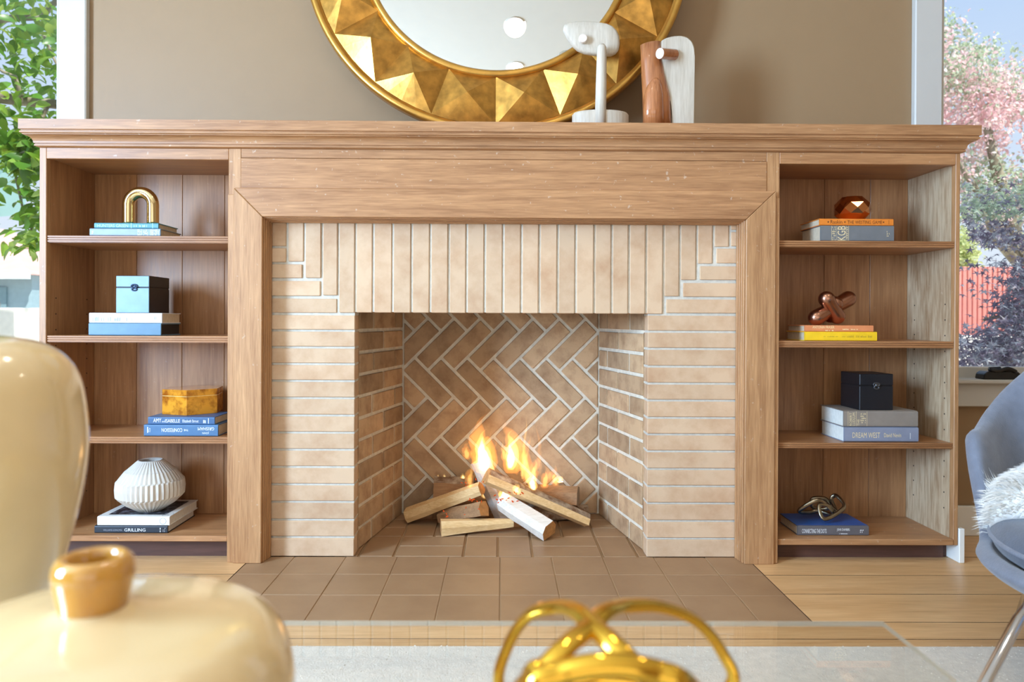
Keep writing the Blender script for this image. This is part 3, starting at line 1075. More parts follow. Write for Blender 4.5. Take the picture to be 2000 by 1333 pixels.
tube(bm, [pc + Vector((0, 0.006, 0)), pc - Vector((0, 0.006, 0)), pc - Vector((0.0, 0.0085, 0))], [prr, prr, prr * 0.85], 18, up=(0, 0, 1))
mesh_obj('peg', bm, endM, sc1, smooth=False)

sc2 = thing('slab_sculpture', 'carved wood sculpture of a pale slab and polished red log with a peg', 'sculpture', (PX(1305, SY, 240), SY, MT), group='wooden sculptures on the mantel')
# pale slab
outl = [(1291, 80), (1300, 74), (1315, 70), (1330, 69), (1343, 72), (1352, 80), (1357, 92), (1357, 110), (1357, 243), (1313, 243), (1312, 197), (1309, 189), (1303, 184), (1294, 182), (1289, 178), (1287, 150)]
bm = bmesh.new()
pts = [P(a, b_, SY) for a, b_ in outl]
for p in pts:
    if p.z < MT + 0.005: p.z = MT
prism(bm, pts, (0, 0.040, 0), bev=0.004)
mesh_obj('slab', bm, bleachM, sc2)
# red log behind, cut away above its foot
def log_bm(xl0, xr0, yb_, yt, Y, top_tilt=0.0, flat=0.8, squash=0.8, prof=None):
    bm = bmesh.new()
    rings = []
    for (yy, a, b_) in prof:
        c = P((a + b_) / 2, yy, Y)
        r = (P(b_, yy, Y).x - P(a, yy, Y).x) / 2
        z = max(c.z, MT)
        rings.append([bm.verts.new((c.x + r * math.cos(t), Y + r * squash * math.sin(t), z + top_tilt * r * math.cos(t))) for t in [2 * math.pi * i / 28 for i in range(28)]])
    for A, B in zip(rings[:-1], rings[1:]):
        for i in range(28):
            bm.faces.new((A[i], A[(i + 1) % 28], B[(i + 1) % 28], B[i]))
    bm.faces.new(rings[0][::-1]); bm.faces.new(rings[-1])
    return bm
mesh_obj('log', log_bm(0, 0, 0, 0, SY + 0.01, prof=[(248, 1256, 1311), (195, 1255, 1309), (150, 1253, 1298), (120, 1252, 1292), (86, 1250, 1290)], squash=0.7, top_tilt=0.18), cedarM, sc2, smooth=True)
mesh_obj('carved_foot', log_bm(0, 0, 0, 0, SY - 0.014, prof=[(248, 1256, 1296), (215, 1256, 1296), (185, 1258, 1295), (168, 1264, 1292), (158, 1271, 1289), (153, 1276, 1285)], squash=0.7), cedarM, sc2, smooth=True)
bm = bmesh.new()
q0, q1 = P(1317, 107, SY - 0.001), P(1289, 104.5, SY - 0.045)
rr = (PX(1299, SY) - PX(1277, SY)) / 2 * 0.92
tube(bm, [q0, q1], [rr * 1.05, rr], 24, up=(0, 0, 1))
pg = mesh_obj('peg', bm, cedarM, sc2, smooth=False)
bm = bmesh.new()
dq = (q1 - q0).normalized()
tube(bm, [q1, q1 + dq * 0.0012], [rr * 0.97, rr * 0.97], 24, up=(0, 0, 1))
mesh_obj('peg_end', bm, endM, pg)

# ------------------------------------------------------------------ books
pageM = plain('book_pages', (206, 188, 160), 0.8, noise_amt=0.08, nscale=90)
pageW = plain('white_pages', (226, 224, 214), 0.8, noise_amt=0.06, nscale=90)
printW = plain('white_print', (238, 240, 240), 0.5)
printG = plain('grey_print', (150, 156, 166), 0.5)
printK = plain('dark_print', (96, 52, 22), 0.5)
printC = plain('gold_print', (226, 206, 160), 0.45)
printB = plain('ochre_print', (196, 158, 40), 0.5)
def cover(name, c, rough=0.42):
    return plain('cover_' + name, c, rough, noise_amt=0.07, nscale=30, bump=0.06, bscale=500)
def book(label, cat_group, x0, x1, z0, th, Yf, depth, mat, pages=None, rotz=0.0, letters=None, round_spine=0.003, board=0.0022, pm=None, name='book', pivot=None):
    """A book lying flat with its spine to the room; local x along the spine, y to the fore edge."""
    w = x1 - x0
    t = thing(name, label, 'book', (x0 if pivot is None else pivot[0], Yf if pivot is None else pivot[1], z0), rotz, cat_group)
    bm = bmesh.new()
    # cover: spine, two boards in one U section with a rounded back
    rs = round_spine
    sec = [(depth, 0), (rs + 0.001, 0), (0.0007, rs * 0.5), (0, rs + 0.0008), (0, th - rs - 0.0008), (0.0007, th - rs * 0.5), (rs + 0.001, th), (depth, th), (depth, th - board), (0.006, th - board), (0.006, board), (depth, board)]
    # build as quads strips: outer and inner loops
    prism(bm, [(0, y, z) for y, z in sec], (w, 0, 0))
    mesh_obj('cover', bm, mat, t, world=False)
    bm = bmesh.new()
    box(bm, 0.0028, w - 0.0028, 0.005, depth - 0.004, board * 0.9, th - board * 0.9)
    mesh_obj('page_block', bm, pages or pageM, t, world=False)
    def place(u, v): return (u, -0.00035, v)
    for (pmat, items) in (letters or []):
        for it in items:
            bm = bmesh.new()
            kind = it[0]
            nm = {'t': 'title', 's': 'small_print', 'b': 'rule_line', 'star': 'star'}[kind]
            if kind == 't':
                _, s, u, v, ww, hh = it[:6]
                rot = it[6] if len(it) > 6 else 0
                flat_ = rot in (0, 180)
                add_text(bm, s, u * w, v * th, ww * (w if flat_ else th), hh * (th if flat_ else w), place, rot=rot)
            elif kind == 's':
                _, u, v, ww, hh, rows_, pit = it[:7]
                add_strokes(bm, u * w, v * th, ww * w, hh * th, place, rows_, pit, seed=int(u * 1000) + rows_)
            elif kind == 'b':
                _, u, v, ww, hh = it
                q = [(u * w, v * th), ((u + ww) * w, v * th), ((u + ww) * w, (v + hh) * th), (u * w, (v + hh) * th)]
                bm.faces.new([bm.verts.new(place(*p)) for p in q])
            elif kind == 'star':
                _, u, v, r = it
                vs = []
                for k in range(10):
                    rr_ = r * th * (1 if k % 2 == 0 else 0.42)
                    an = math.pi / 2 + k * math.pi / 5
                    vs.append(bm.verts.new(place(u * w + rr_ * math.cos(an), v * th + rr_ * math.sin(an))))
                bm.faces.new(vs)
            o = mesh_obj(nm, bm, pmat, t, world=False)
            if kind == 's':
                o['kind'] = 'stuff'
    return t
def bk(label, group, pl, pr, pt, pb, Yf, depth, mat, zbase, **k):
    """From the photograph: spine edges pl..pr, heights pt..pb on the plane Yf, standing on zbase."""
    pm = (pl + pr) / 2
    th = PZ(pt, Yf, pm) - PZ(pb, Yf, pm)
    x0, x1 = PX(pl, Yf, pb), PX(pr, Yf, pb)
    return book(label, group, x0, x1, zbase, th, Yf, depth, mat, **k), zbase + th
GL, GR = 'books stacked in the left bookcase', 'books stacked in the right bookcase'
Y1 = 2.292
# left, first shelf
_, z = bk('blue grey hardback under the teal book below the gold arch', GL, 175, 313, 446, 461, Y1, 0.150, cover('bluegrey', (134, 152, 170)), LZT[0],
   letters=[(printW, [('s', 0.03, 0.2, 0.025, 0.5, 3, 0.002), ('s', 0.68, 0.1, 0.06, 0.85, 4, 0.003), ('s', 0.76, 0.1, 0.06, 0.85, 5, 0.003), ('s', 0.86, 0.12, 0.10, 0.8, 4, 0.003), ('s', 0.97, 0.1, 0.02, 0.8, 4, 0.002)])])
_, zA = bk('slim teal hardback under the gold arch', GL, 184, 309, 435, 446, Y1 + 0.003, 0.140, cover('teal', (74, 138, 148)), z,
   letters=[(plain('aqua_print', (176, 222, 222), 0.5), [('t', 'HUNTERS GREEN', 0.05, 0.2, 0.48, 0.55), ('b', 0.575, 0.03, 0.008, 0.94), ('s', 0.62, 0.25, 0.21, 0.6, 1, 0.0034), ('b', 0.91, 0.03, 0.008, 0.94)])])
# left, second shelf
_, z = bk('thick worn black book with painted blue sheen under the white paperback', GL, 173, 314, 631.5, 656, Y1, 0.140, cover('worn_blue_sheen', (86, 124, 150), 0.35), LZT[1], pages=plain('black_edges', (30, 27, 28), 0.6), board=0.004)  # dark cover coloured blue to carry the window sheen
_, zB = bk('white paperback with grey print under the black box with blue sheen', GL, 174, 316, 611, 631, Y1 + 0.002, 0.135, cover('white', (226, 230, 236)), z,
   letters=[(printG, [('s', 0.05, 0.18, 0.55, 0.6, 1, 0.0035), ('t', 'II', 0.895, 0.36, 0.03, 0.3)])])
# left, third shelf
_, z = bk('blue hardback with upside down white title under a smaller blue book', GL, 281, 425.5, 829.5, 852, 2.297, 0.150, cover('denim', (72, 112, 152)), LZT[2],
   letters=[(printW, [('t', 'CONFESSION', 0.24, 0.38, 0.28, 0.32, 180), ('t', 'THE', 0.54, 0.46, 0.06, 0.16, 180), ('t', 'GRISHAM', 0.73, 0.52, 0.22, 0.28, 180), ('t', 'JOHN', 0.79, 0.20, 0.09, 0.22, 180), ('b', 0.045, 0.3, 0.012, 0.5), ('s', 0.065, 0.36, 0.025, 0.4, 3, 0.002)])])
_, zC = bk('navy book with a white serif title under the burl box', GL, 289, 419, 814.5, 829.5, 2.300, 0.145, cover('navy_blue', (60, 96, 138)), z,
   letters=[(printW, [('t', 'AMY', 0.08, 0.3, 0.12, 0.5), ('t', 'and', 0.21, 0.3, 0.04, 0.25), ('t', 'ISABELLE', 0.26, 0.28, 0.22, 0.44), ('t', 'Elizabeth Strout', 0.52, 0.3, 0.24, 0.36), ('s', 0.83, 0.2, 0.06, 0.6, 1, 0.003), ('b', 0.905, 0.15, 0.008, 0.7)])])
# left, bottom
_, z = bk('large black cookbook under the white patterned book', GL, 184.5, 327, 1024.5, 1039, 2.305, 0.205, cover('black_blue', (34, 42, 52)), LZT[3], pages=pageW,
   letters=[(printG, [('t', 'WILLIAMS-SONOMA', 0.12, 0.30, 0.26, 0.24)]), (printW, [('t', 'GRILLING', 0.41, 0.24, 0.29, 0.42), ('s', 0.88, 0.15, 0.04, 0.7, 2, 0.004), ('s', 0.94, 0.2, 0.03, 0.6, 3, 0.002)])])
wb_, zD = bk('white art book with a dark patterned cover under the ribbed vase', GL, 190, 331, 1006.5, 1024.5, 2.306, 0.215, cover('white_art', (232, 232, 228), 0.35), z, pages=pageW)
bm = bmesh.new()
wl_ = PX(331, 2.306) - PX(190, 2.306)
tD = zD - z
bm.faces.new([bm.verts.new(c) for c in ((0.024, 0.022, tD + 0.0004), (wl_ - 0.022, 0.022, tD + 0.0004), (wl_ - 0.022, 0.195, tD + 0.0004), (0.024, 0.195, tD + 0.0004))])
mesh_obj('cover_panel', bm, speckled('dark_pattern', (26, 28, 36), (120, 122, 134), 60, 0.5, 0.62, 0.4), wb_, world=False)
def ringm(cx, cz, r, w_, pl):
    bm = bmesh.new()
    for k in range(20):
        a0, a1 = 2 * math.pi * k / 20, 2 * math.pi * (k + 1) / 20
        bm.faces.new([bm.verts.new(pl(cx + rr_ * math.cos(a), cz + rr_ * math.sin(a))) for rr_, a in ((r, a0), (r, a1), (r - w_, a1), (r - w_, a0))])
    mesh_obj('ring_motif', bm, printG, wb_, world=False)
ringm(wl_ - 0.021, tD * 0.5, tD * 0.36, 0.0013, lambda u, v: (u, -0.0004, v))
ringm(wl_ - 0.020, 0.014, 0.010, 0.0014, lambda u, v: (u, v, tD + 0.0004))
ringm(wl_ - 0.012, 0.032, 0.011, 0.0014, lambda u, v: (u, v, tD + 0.0008))
# right, first shelf
_, z = bk('thick grey hardback with a gold letter block under the orange book', GR, 1603, 1746, 440.5, 471, Y1, 0.150, cover('slate', (112, 114, 116), 0.5), RZT[0],
   letters=[(printC, [('b', 0.145, 0.01, 0.004, 0.98), ('b', 0.215, 0.01, 0.003, 0.98), ('b', 0.345, 0.01, 0.004, 0.98), ('b', 0.378, 0.01, 0.004, 0.98), ('t', 'KGB', 0.228, 0.03, 0.94, 0.11, 90), ('s', 0.155, 0.03, 0.05, 0.94, 7, 0.0025), ('s', 0.353, 0.03, 0.02, 0.94, 7, 0.0025), ('s', 0.90, 0.3, 0.04, 0.4, 3, 0.0025)])])
_, zE = bk('thin bright orange hardback under the faceted copper ornament', GR, 1601, 1745, 426.5, 440, Y1 + 0.001, 0.150, cover('orange', (226, 130, 44)), z,
   letters=[(printK, [('star', 0.115, 0.5, 0.17), ('t', 'Raskin', 0.145, 0.25, 0.16, 0.52), ('star', 0.34, 0.5, 0.17), ('t', 'THE WESTING GAME', 0.375, 0.25, 0.47, 0.48), ('star', 0.865, 0.5, 0.17), ('b', 0.935, 0.2, 0.004, 0.6)])])
# right, second shelf
_, z = bk('bright yellow hardback under the peach book', GR, 1572, 1713, 646, 664, 2.294, 0.150, cover('yellow', (242, 196, 32)), RZT[1],
   letters=[(printB, [('s', 0.26, 0.42, 0.3, 0.16, 1, 0.003), ('s', 0.58, 0.38, 0.36, 0.34, 1, 0.003)])])
_, zF = bk('peach coloured book under the bronze jack ornament', GR, 1572, 1706, 632.5, 645, 2.296, 0.140, cover('peach', (222, 138, 88)), z,
   letters=[(plain('cream_print', (250, 226, 170), 0.5), [('t', 'ANTONIA FRASER', 0.11, 0.5, 0.32, 0.42), ('s', 0.3, 0.08, 0.12, 0.3, 1, 0.003), ('s', 0.55, 0.3, 0.22, 0.25, 1, 0.003)])])
# right, third shelf
_, z = bk('blue grey hardback with a gold title at the bottom of the pair', GR, 1649, 1794, 829, 858.5, 2.300, 0.170, cover('dusty_blue', (134, 140, 158), 0.5), RZT[2], pages=pageW, round_spine=0.006,
   letters=[(printC, [('t', 'DREAM WEST', 0.11, 0.28, 0.37, 0.36), ('t', 'David Nevin', 0.535, 0.33, 0.23, 0.27)]), (printW, [('b', 0.885, 0.22, 0.006, 0.4)])])
_, zG = bk('worn brown grey hardback with a gold lettered block under the black box', GR, 1648, 1793, 797.5, 829, 2.300, 0.170, cover('taupe_worn', (138, 128, 118), 0.55), z, pages=pageW, round_spine=0.006,
   letters=[(printC, [('b', 0.055, 0.05, 0.004, 0.92), ('b', 0.165, 0.05, 0.004, 0.92), ('b', 0.31, 0.05, 0.004, 0.92), ('t', 'ROBERT', 0.075, 0.08, 0.8, 0.034, 90), ('t', 'LUDLUM', 0.118, 0.08, 0.8, 0.034, 90), ('t', 'THE', 0.18, 0.08, 0.4, 0.03, 90), ('s', 0.225, 0.1, 0.07, 0.8, 6, 0.003)])])
# right, bottom
ob, zH = bk('grey spined hardback with a bright blue cover under the silver knot', GR, 1558, 1697, 1023.5, 1042, 2.318, 0.150, cover('steel', (98, 94, 96)), RZT[3],
   letters=[(printW, [('t', 'CONNECTING THE DOTS', 0.06, 0.25, 0.345, 0.44), ('t', 'JOHN CHAMBERS', 0.55, 0.42, 0.18, 0.34), ('s', 0.575, 0.14, 0.125, 0.16, 1, 0.002), ('s', 0.875, 0.3, 0.055, 0.4, 2, 0.003)])])
bm = bmesh.new()
wH = PX(1697, 2.318) - PX(1558, 2.318)
box(bm, 0.0005, wH - 0.0005, 0.010, 0.1495, zH - RZT[3] - 0.0005, zH - RZT[3] + 0.0006)
mesh_obj('cover_sheet', bm, cover('bright_blue', (32, 84, 156), 0.35), ob, world=False)
# ------------------------------------------------------------------ shelf ornaments
brassM = plain('polished_brass', (222, 200, 150), 0.12, metal=1.0, noise_amt=0.03)
copperM = plain('polished_copper', (206, 140, 92), 0.07, metal=1.0, noise_amt=0.02)
bronzeM = plain('satin_bronze', (176, 128, 104), 0.25, metal=1.0, noise_amt=0.1, nscale=30)
silverM = plain('cast_silver', (150, 138, 116), 0.28, metal=1.0, noise_amt=0.2, nscale=40, bump=0.3, bscale=120)
# gold arch
AY = 2.345
ax, ar = PX(275, AY, 430), (PX(299, AY) - PX(251.5, AY)) / 2
az = PZ(400, AY, 275)
tr_ = (PX(262, AY) - PX(240, AY)) / 2
pts = [(ax - ar, AY, zA), (ax - ar, AY, zA + 0.01), (ax - ar, AY, az)]
for k in range(1, 16):
    a = math.pi * k / 16
    pts.append((ax - ar * math.cos(a), AY, az + ar * math.sin(a)))
pts += [(ax + ar, AY, az), (ax + ar, AY, zA + 0.01), (ax + ar, AY, zA)]
bm = bmesh.new()
tube(bm, pts, tr_, 22, up=(0, 1, 0))
o = mesh_obj('arch_ornament', bm, brassM, smooth=True)
tag(o, 'polished gold horseshoe arch standing on the teal book', 'ornament')

# boxes
def lidded_box(label, x0, x1, y0, y1, z0, z1, zs, m_front, m_side, latch_px, m_latch, group=None):
    t = thing('keepsake_box', label, 'box', ((x0 + x1) / 2, (y0 + y1) / 2, z0), group=group)
    for nm, a, b in (('body', z0, zs - 0.0009), ('lid', zs + 0.0009, z1)):
        bm = bmesh.new()
        box(bm, x0, x1, y0, y1, a, b, bev=0.003, seg=2)
        p = mesh_obj(nm, bm, m_side, t)
        bm = bmesh.new()
        box(bm, x0 + 0.0015, x1 - 0.0015, y0 - 0.0012, y0 + 0.002, a + 0.001, b - 0.001, bev=0.001)
        mesh_obj('front_panel', bm, m_front, p)
    mesh_obj('seam', bx(x0 + 0.002, x1 - 0.002, y0 + 0.002, y1 - 0.002, zs - 0.001, zs + 0.001), m_side, t)
    lx = PX(latch_px, y0)
    bm = bmesh.new()
    for (r, dz) in ((0.010, 0.004), (0.008, -0.006)):
        pts = [(lx + r * math.cos(a), y0 - 0.003, zs + dz + r * 0.55 * math.sin(a)) for a in [2 * math.pi * i / 14 for i in range(14)]]
        tube(bm, pts, 0.0024, 6, closed=True, up=(0, 1, 0))
    box(bm, lx - 0.004, lx + 0.006, y0 - 0.005, y0 - 0.001, zs - 0.004, zs + 0.006, bev=0.001)
    mesh_obj('latch', bm, m_latch, t)
    return t
by = 2.315
lidded_box('black box with dark latch and blue sheen painted on its front, on the white paperback', PX(226, by), PX(292, by), by, by + 0.138, zB, zB + PZ(538, by, 260) - PZ(611, by, 260), zB + PZ(561, by, 260) - PZ(611, by, 260),
           plain('blue_sheen_on_black', (126, 158, 176), 0.38, noise_amt=0.08, nscale=20), plain('black_leather', (30, 25, 28), 0.45), 263, plain('dark_iron', (28, 40, 58), 0.35, metal=0.6))  # front of the black box painted pale blue for window sheen
by = 2.318
lidded_box('worn black lacquer box with small clasp on the brown grey book', PX(1679, by), PX(1745.5, by), by, by + 0.128, zG, zG + PZ(725, by, 1712) - PZ(796, by, 1712), zG + PZ(748, by, 1712) - PZ(796, by, 1712),
           plain('black_lacquer', (24, 26, 32), 0.32, noise_amt=0.1), plain('black_lacquer_side', (22, 22, 26), 0.4), 1712, plain('tarnished_nickel', (120, 122, 126), 0.35, metal=0.9))

# hexagonal burl box
burlM = speckled('burl_veneer', (222, 150, 46), (150, 82, 22), 26, 0.44, 0.66, 0.16, rnd=0.0, bump=0.02)
burlD = speckled('burl_lid', (206, 128, 52), (146, 84, 34), 20, 0.44, 0.70, 0.16, rnd=0.0, bump=0.02)
Nn, Cc = Vector((-1.036, 2.332)), Vector((-1.056, 2.430))
hz0, hz1 = zC, zC + PZ(768.5, 2.33, 375) - PZ(818, 2.33, 375)
hzs = zC + PZ(781, 2.33, 375) - PZ(818, 2.33, 375)
t = thing('hexagonal_box', 'honey burl wood hexagonal box standing on the navy book', 'box', (Cc.x, Cc.y, zC))
def hexp(z, s=1.0):
    v = (Nn - Cc) * s
    out = []
    for k in range(6):
        a = k * math.pi / 3
        out.append((Cc.x + v.x * math.cos(a) - v.y * math.sin(a), Cc.y + v.x * math.sin(a) + v.y * math.cos(a), z))
    return out
bm = bmesh.new(); prism(bm, hexp(hz0), (0, 0, hzs - hz0 - 0.0012), bev=0.001); mesh_obj('body', bm, burlM, t)
bm = bmesh.new(); prism(bm, hexp(hzs), (0, 0, hz1 - hzs), bev=0.0012); lid = mesh_obj('lid', bm, burlM, t)
bm = bmesh.new(); prism(bm, hexp(hzs - 0.0013, 0.99), (0, 0, 0.0016)); mesh_obj('inlay_line', bm, plain('pale_inlay', (238, 206, 132), 0.3), t)

# ribbed white vase
VY = 2.392
vx = PX(294, VY, 960)
k_ = VY / FPX
H = 100 * k_
t = thing('ribbed_vase', 'round white ribbed ceramic vase on the patterned book', 'vase', (vx, VY, zD))
prof = [(23, 0), (25, 1), (45, 14), (58, 26), (61.5, 30), (62.5, 44), (61, 58), (58, 61), (46, 77), (43, 79), (25, 95), (22.5, 97), (21, 97.5), (18, 96), (20, 88), (34, 76)]
NR = 42
bm = bmesh.new()
seg = NR * 4
rings = []
tiers = {2: 1, 4: 0, 6: 0}
for i, (r, z) in enumerate(prof):
    ring = []
    amp = 0.0 if i in (0, 11, 12, 13, 14, 15) else (1.5 if i in (1, 3, 7, 8, 9, 10) else 2.4)
    ph = 0.5 if 4 <= i <= 6 else 0.0
    for j in range(seg):
        a = 2 * math.pi * j / seg
        rib = abs(((a * NR / (2 * math.pi) + ph) % 1.0) - 0.5) * 2
        rr_ = (r - amp * rib) * k_
        ring.append(bm.verts.new((vx + rr_ * math.cos(a), VY + rr_ * math.sin(a), zD + z * k_)))
    rings.append(ring)
for A, B in zip(rings[:-1], rings[1:]):
    for j in range(seg):
        bm.faces.new((A[j], A[(j + 1) % seg], B[(j + 1) % seg], B[j]))
bm.faces.new(rings[0][::-1])
mesh_obj('vase_body', bm, plain('white_stoneware', (208, 202, 192), 0.6, noise_amt=0.03, bump=0.1), t)
bm = bmesh.new()
lathe(bm, [(0.001, 86 * k_), (19.9 * k_, 88 * k_), (19.9 * k_, 86 * k_)], vx, VY, zD, 40)
mesh_obj('mouth_shade_disc', bm, plain('mouth_shade', (70, 80, 92), 0.6), t)  # dark disc painted for the shade inside the mouth

# faceted copper ball
cy_ = 2.352
cx_ = PX(1663, cy_)
R0 = 34 * cy_ / FPX
bm = bmesh.new()
rings = []
for (r, z, ph) in ((0.58, 0.0, 0.0), (0.93, 0.36, 0.5), (1.0, 0.66, 0.0), (0.94, 0.98, 0.5), (0.60, 1.36, 0.0), (0.35, 1.40, 0.0)):
    rings.append([bm.verts.new((cx_ + R0 * r * math.cos(2 * math.pi * (i + ph) / 9 + 0.35), cy_ + R0 * r * math.sin(2 * math.pi * (i + ph) / 9 + 0.35), zE + z * R0)) for i in range(9)])
for k in range(5):
    A, B = rings[k], rings[k + 1]
    if k == 4:
        for i in range(9):
            bm.faces.new((A[i], A[(i + 1) % 9], B[(i + 1) % 9], B[i]))
    else:
        sh = 0 if k % 2 == 0 else 1
        for i in range(9):
            j = (i + sh) % 9
            bm.faces.new((A[i], A[(i + 1) % 9], B[i] if sh == 0 else B[(i + 1) % 9]))
            if sh == 0:
                bm.faces.new((A[(i + 1) % 9], B[(i + 1) % 9], B[i]))
            else:
                bm.faces.new((A[i], B[(i + 1) % 9], B[i]))
bm.faces.new(rings[0][::-1]); bm.faces.new(rings[-1])
o = mesh_obj('faceted_ornament', bm, copperM)
tag(o, 'shiny faceted copper ball resting on the orange book', 'ornament')

# bronze jack of crossed capsules
jy = 2.365
def capsule(bm, a, b, r, seg=16):
    a, b = Vector(a), Vector(b)
    d = (b - a).normalized()
    L = (b - a).length
    pts, rad = [], []
    for k in range(6):
        t_ = math.pi / 2 * k / 5
        pts.append(a + d * (r - r * math.cos(t_))); rad.append(max(r * math.sin(t_), 0.0008))
    for f in (0.3, 0.5, 0.7):
        pts.append(a + d * (L * f)); rad.append(r * (0.93 if f != 0.5 else 0.9))
    for k in range(6):
        t_ = math.pi / 2 * k / 5
        pts.append(b - d * (r * (1 - math.sin(t_)))); rad.append(max(r * math.cos(t_), 0.0008))
    tube(bm, pts, rad, seg)
jk = thing('jack_ornament', 'bronze jack of three crossed capsules on the peach book', 'ornament', (PX(1625, jy), jy, zF))
rj = 15.5 * jy / FPX
zz = zF + rj
c = P(1626, 604, jy)
dzj = zF - PZ(632, jy, 1620)
def J(px, py, Y):
    v = P(px, py, Y)
    v.z = max(v.z + 0.004, zF + 0.0005)
    return v
for (a, b) in ((J(1583, 630, jy - 0.03), J(1667, 580, jy + 0.03)), (J(1607, 575, jy - 0.035), J(1642, 632, jy + 0.0)), (J(1618, 628, jy + 0.05), J(1634, 586, jy - 0.03))):
    bm = bmesh.new()
    if a.z < zF + 0.01: a.z = zF + 0.002
    if b.z < zF + 0.01: b.z = zF + 0.002
    capsule(bm, a, b, rj)
    mesh_obj('capsule', bm, bronzeM, jk, smooth=True)

# silver knot of three linked loops
ky = 2.392
kx = PX(1604, ky)
kn = thing('knot_ornament', 'cast silver knot of linked loops lying on the blue book', 'ornament', (kx, ky, zH))
s = ky / FPX
def K(px, py, dy): return P(px, py, ky + dy) 
def smooth_loop(pts, n=10):
    out = []
    m = len(pts)
    for i in range(m):
        p0, p1, p2, p3 = (Vector(pts[(i + j - 1) % m]) for j in range(4))
        for k in range(n):
            t_ = k / n
            out.append(0.5 * ((2 * p1) + (p2 - p0) * t_ + (2 * p0 - 5 * p1 + 4 * p2 - p3) * t_ ** 2 + (3 * p1 - p0 - 3 * p2 + p3) * t_ ** 3))
    return out
loops = [[K(1600, 988, -0.028), K(1611, 1014.5, -0.05), K(1648, 992, -0.02), K(1634, 969, 0.02), K(1624, 976, 0.03), K(1634, 1000, -0.01), K(1617, 988, -0.02)],
         [K(1561, 998, -0.01), K(1594, 978, -0.03), K(1612, 985, -0.02), K(1628, 1005, -0.02), K(1600, 998, 0.02), K(1580, 1001, 0.02)],
         [K(1588, 975, 0.04), K(1612, 975, 0.035), K(1622, 990, 0.03), K(1600, 996, 0.045), K(1585, 988, 0.05)]]
for lp in loops:
    bm = bmesh.new()
    q = smooth_loop(lp)
    for p in q:
        p.z = max(p.z, zH + 0.005)
    tube(bm, q, 0.0072, 8, closed=True, flat=0.6, up=(0.2, -1, 0.4))
    mesh_obj('loop', bm, silverM, kn, smooth=True)

# ------------------------------------------------------------------ firewood
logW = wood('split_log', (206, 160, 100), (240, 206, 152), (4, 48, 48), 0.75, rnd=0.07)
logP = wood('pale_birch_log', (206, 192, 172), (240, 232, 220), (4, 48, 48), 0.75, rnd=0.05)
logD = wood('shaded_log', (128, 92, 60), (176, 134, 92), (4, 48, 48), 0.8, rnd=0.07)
barkM = speckled('bark', (120, 88, 62), (190, 172, 148), 30, 0.40, 0.70, 0.9, rnd=0.1, bump=0.9)
endW = plain('log_end', (196, 144, 88), 0.8, noise_amt=0.2, nscale=60, bump=0.3)
charM = plain('charred_wood', (52, 34, 26), 0.9, noise_amt=0.3, nscale=50, bump=0.5)
def firelog(label, p0, p1, r, roll, mat, cross, bark_faces=(), taper=0.9, end=None):
    p0, p1 = Vector(p0), Vector(p1)
    t_ = (p1 - p0).normalized()
    u = Vector((0, 0, 1)) - t_ * t_.z
    u.normalize()
    w = t_.cross(u)
    cr, sr_ = math.cos(roll), math.sin(roll)
    u, w = u * cr + w * sr_, w * cr - u * sr_
    bm = bmesh.new()
    NSEG = 9
    rings = []
    sd = random.random() * 50
    for i in range(NSEG):
        f = i / (NSEG - 1)
        c_ = p0.lerp(p1, f)
        ring = []
        for j, (a, b_) in enumerate(cross):
            k2 = r * (1 + (taper - 1) * f) * (1 + 0.09 * noise.noise(Vector((sd + j * 2.1, f * 3.5, 0))))
            ring.append(bm.verts.new(c_ + (w * a + u * b_) * k2))
        rings.append(ring)
    n_ = len(cross)
    for A, B in zip(rings[:-1], rings[1:]):
        for j in range(n_):
            f_ = bm.faces.new((A[j], A[(j + 1) % n_], B[(j + 1) % n_], B[j]))
            f_.material_index = 1 if j in bark_faces else 0
    for f_ in (bm.faces.new(rings[0][::-1]), bm.faces.new(rings[-1])):
        f_.material_index = 2
    zmin = min(v.co.z for v in bm.verts)
    if zmin < 0.001:
        bmesh.ops.translate(bm, verts=bm.verts, vec=(0, 0, 0.001 - zmin))
    o = mesh_obj('firewood_log', bm, None, mats=[mat, barkM, end or endW])
    return tag(o, label, 'log', 'split logs on the fire')
wedge = [(-1, -0.62), (-0.2, -0.85), (0.9, -0.6), (1.0, -0.1), (0.72, 0.62), (-0.25, 0.75), (-0.98, 0.2)]
square = [(-0.85, -0.8), (0.8, -0.85), (0.95, 0.1), (0.55, 0.85), (-0.55, 0.8), (-1.0, 0.15)]
half = [(-1, -0.35), (0.0, -0.5), (1, -0.35), (0.86, 0.25), (0.45, 0.68), (-0.1, 0.8), (-0.66, 0.55)]
tall = [(-0.50, -0.85), (0.48, -0.88), (0.56, -0.1), (0.42, 0.70), (0.0, 0.90), (-0.46, 0.66), (-0.58, 0.0)]
# lying on the firebox floor: front log, white log, rear logs; the others lean on them
firelog('straw coloured split log lying along the hearth in front of the fire', P(861, 1030, 2.565), P(1002, 1021, 2.612), 0.031, 0.0, logW, square, (), 0.52)
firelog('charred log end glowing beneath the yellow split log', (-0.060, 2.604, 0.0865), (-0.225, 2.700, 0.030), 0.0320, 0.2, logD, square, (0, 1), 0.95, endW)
firelog('yellow split log leaning out of the left corner of the fire', Vector((PX(797, 2.73, 997), 2.73, 0.026)), (-0.072, 2.650, 0.150), 0.036, 0.15, logW, wedge, (0, 1), 0.85)
firelog('white birch log pointing out of the fire with a brown cut end', Vector((PX(1073, 2.5, 1031), 2.50, 0.034)), (0.010, 2.655, 0.099), 0.036, -0.35, logP, square, (1,), 0.95)
firelog('long barked log lying across the top of the pile', (-0.055, 2.605, 0.199), (0.325, 2.665, 0.022), 0.048, -0.25, logW, half, (3, 4), 0.85)
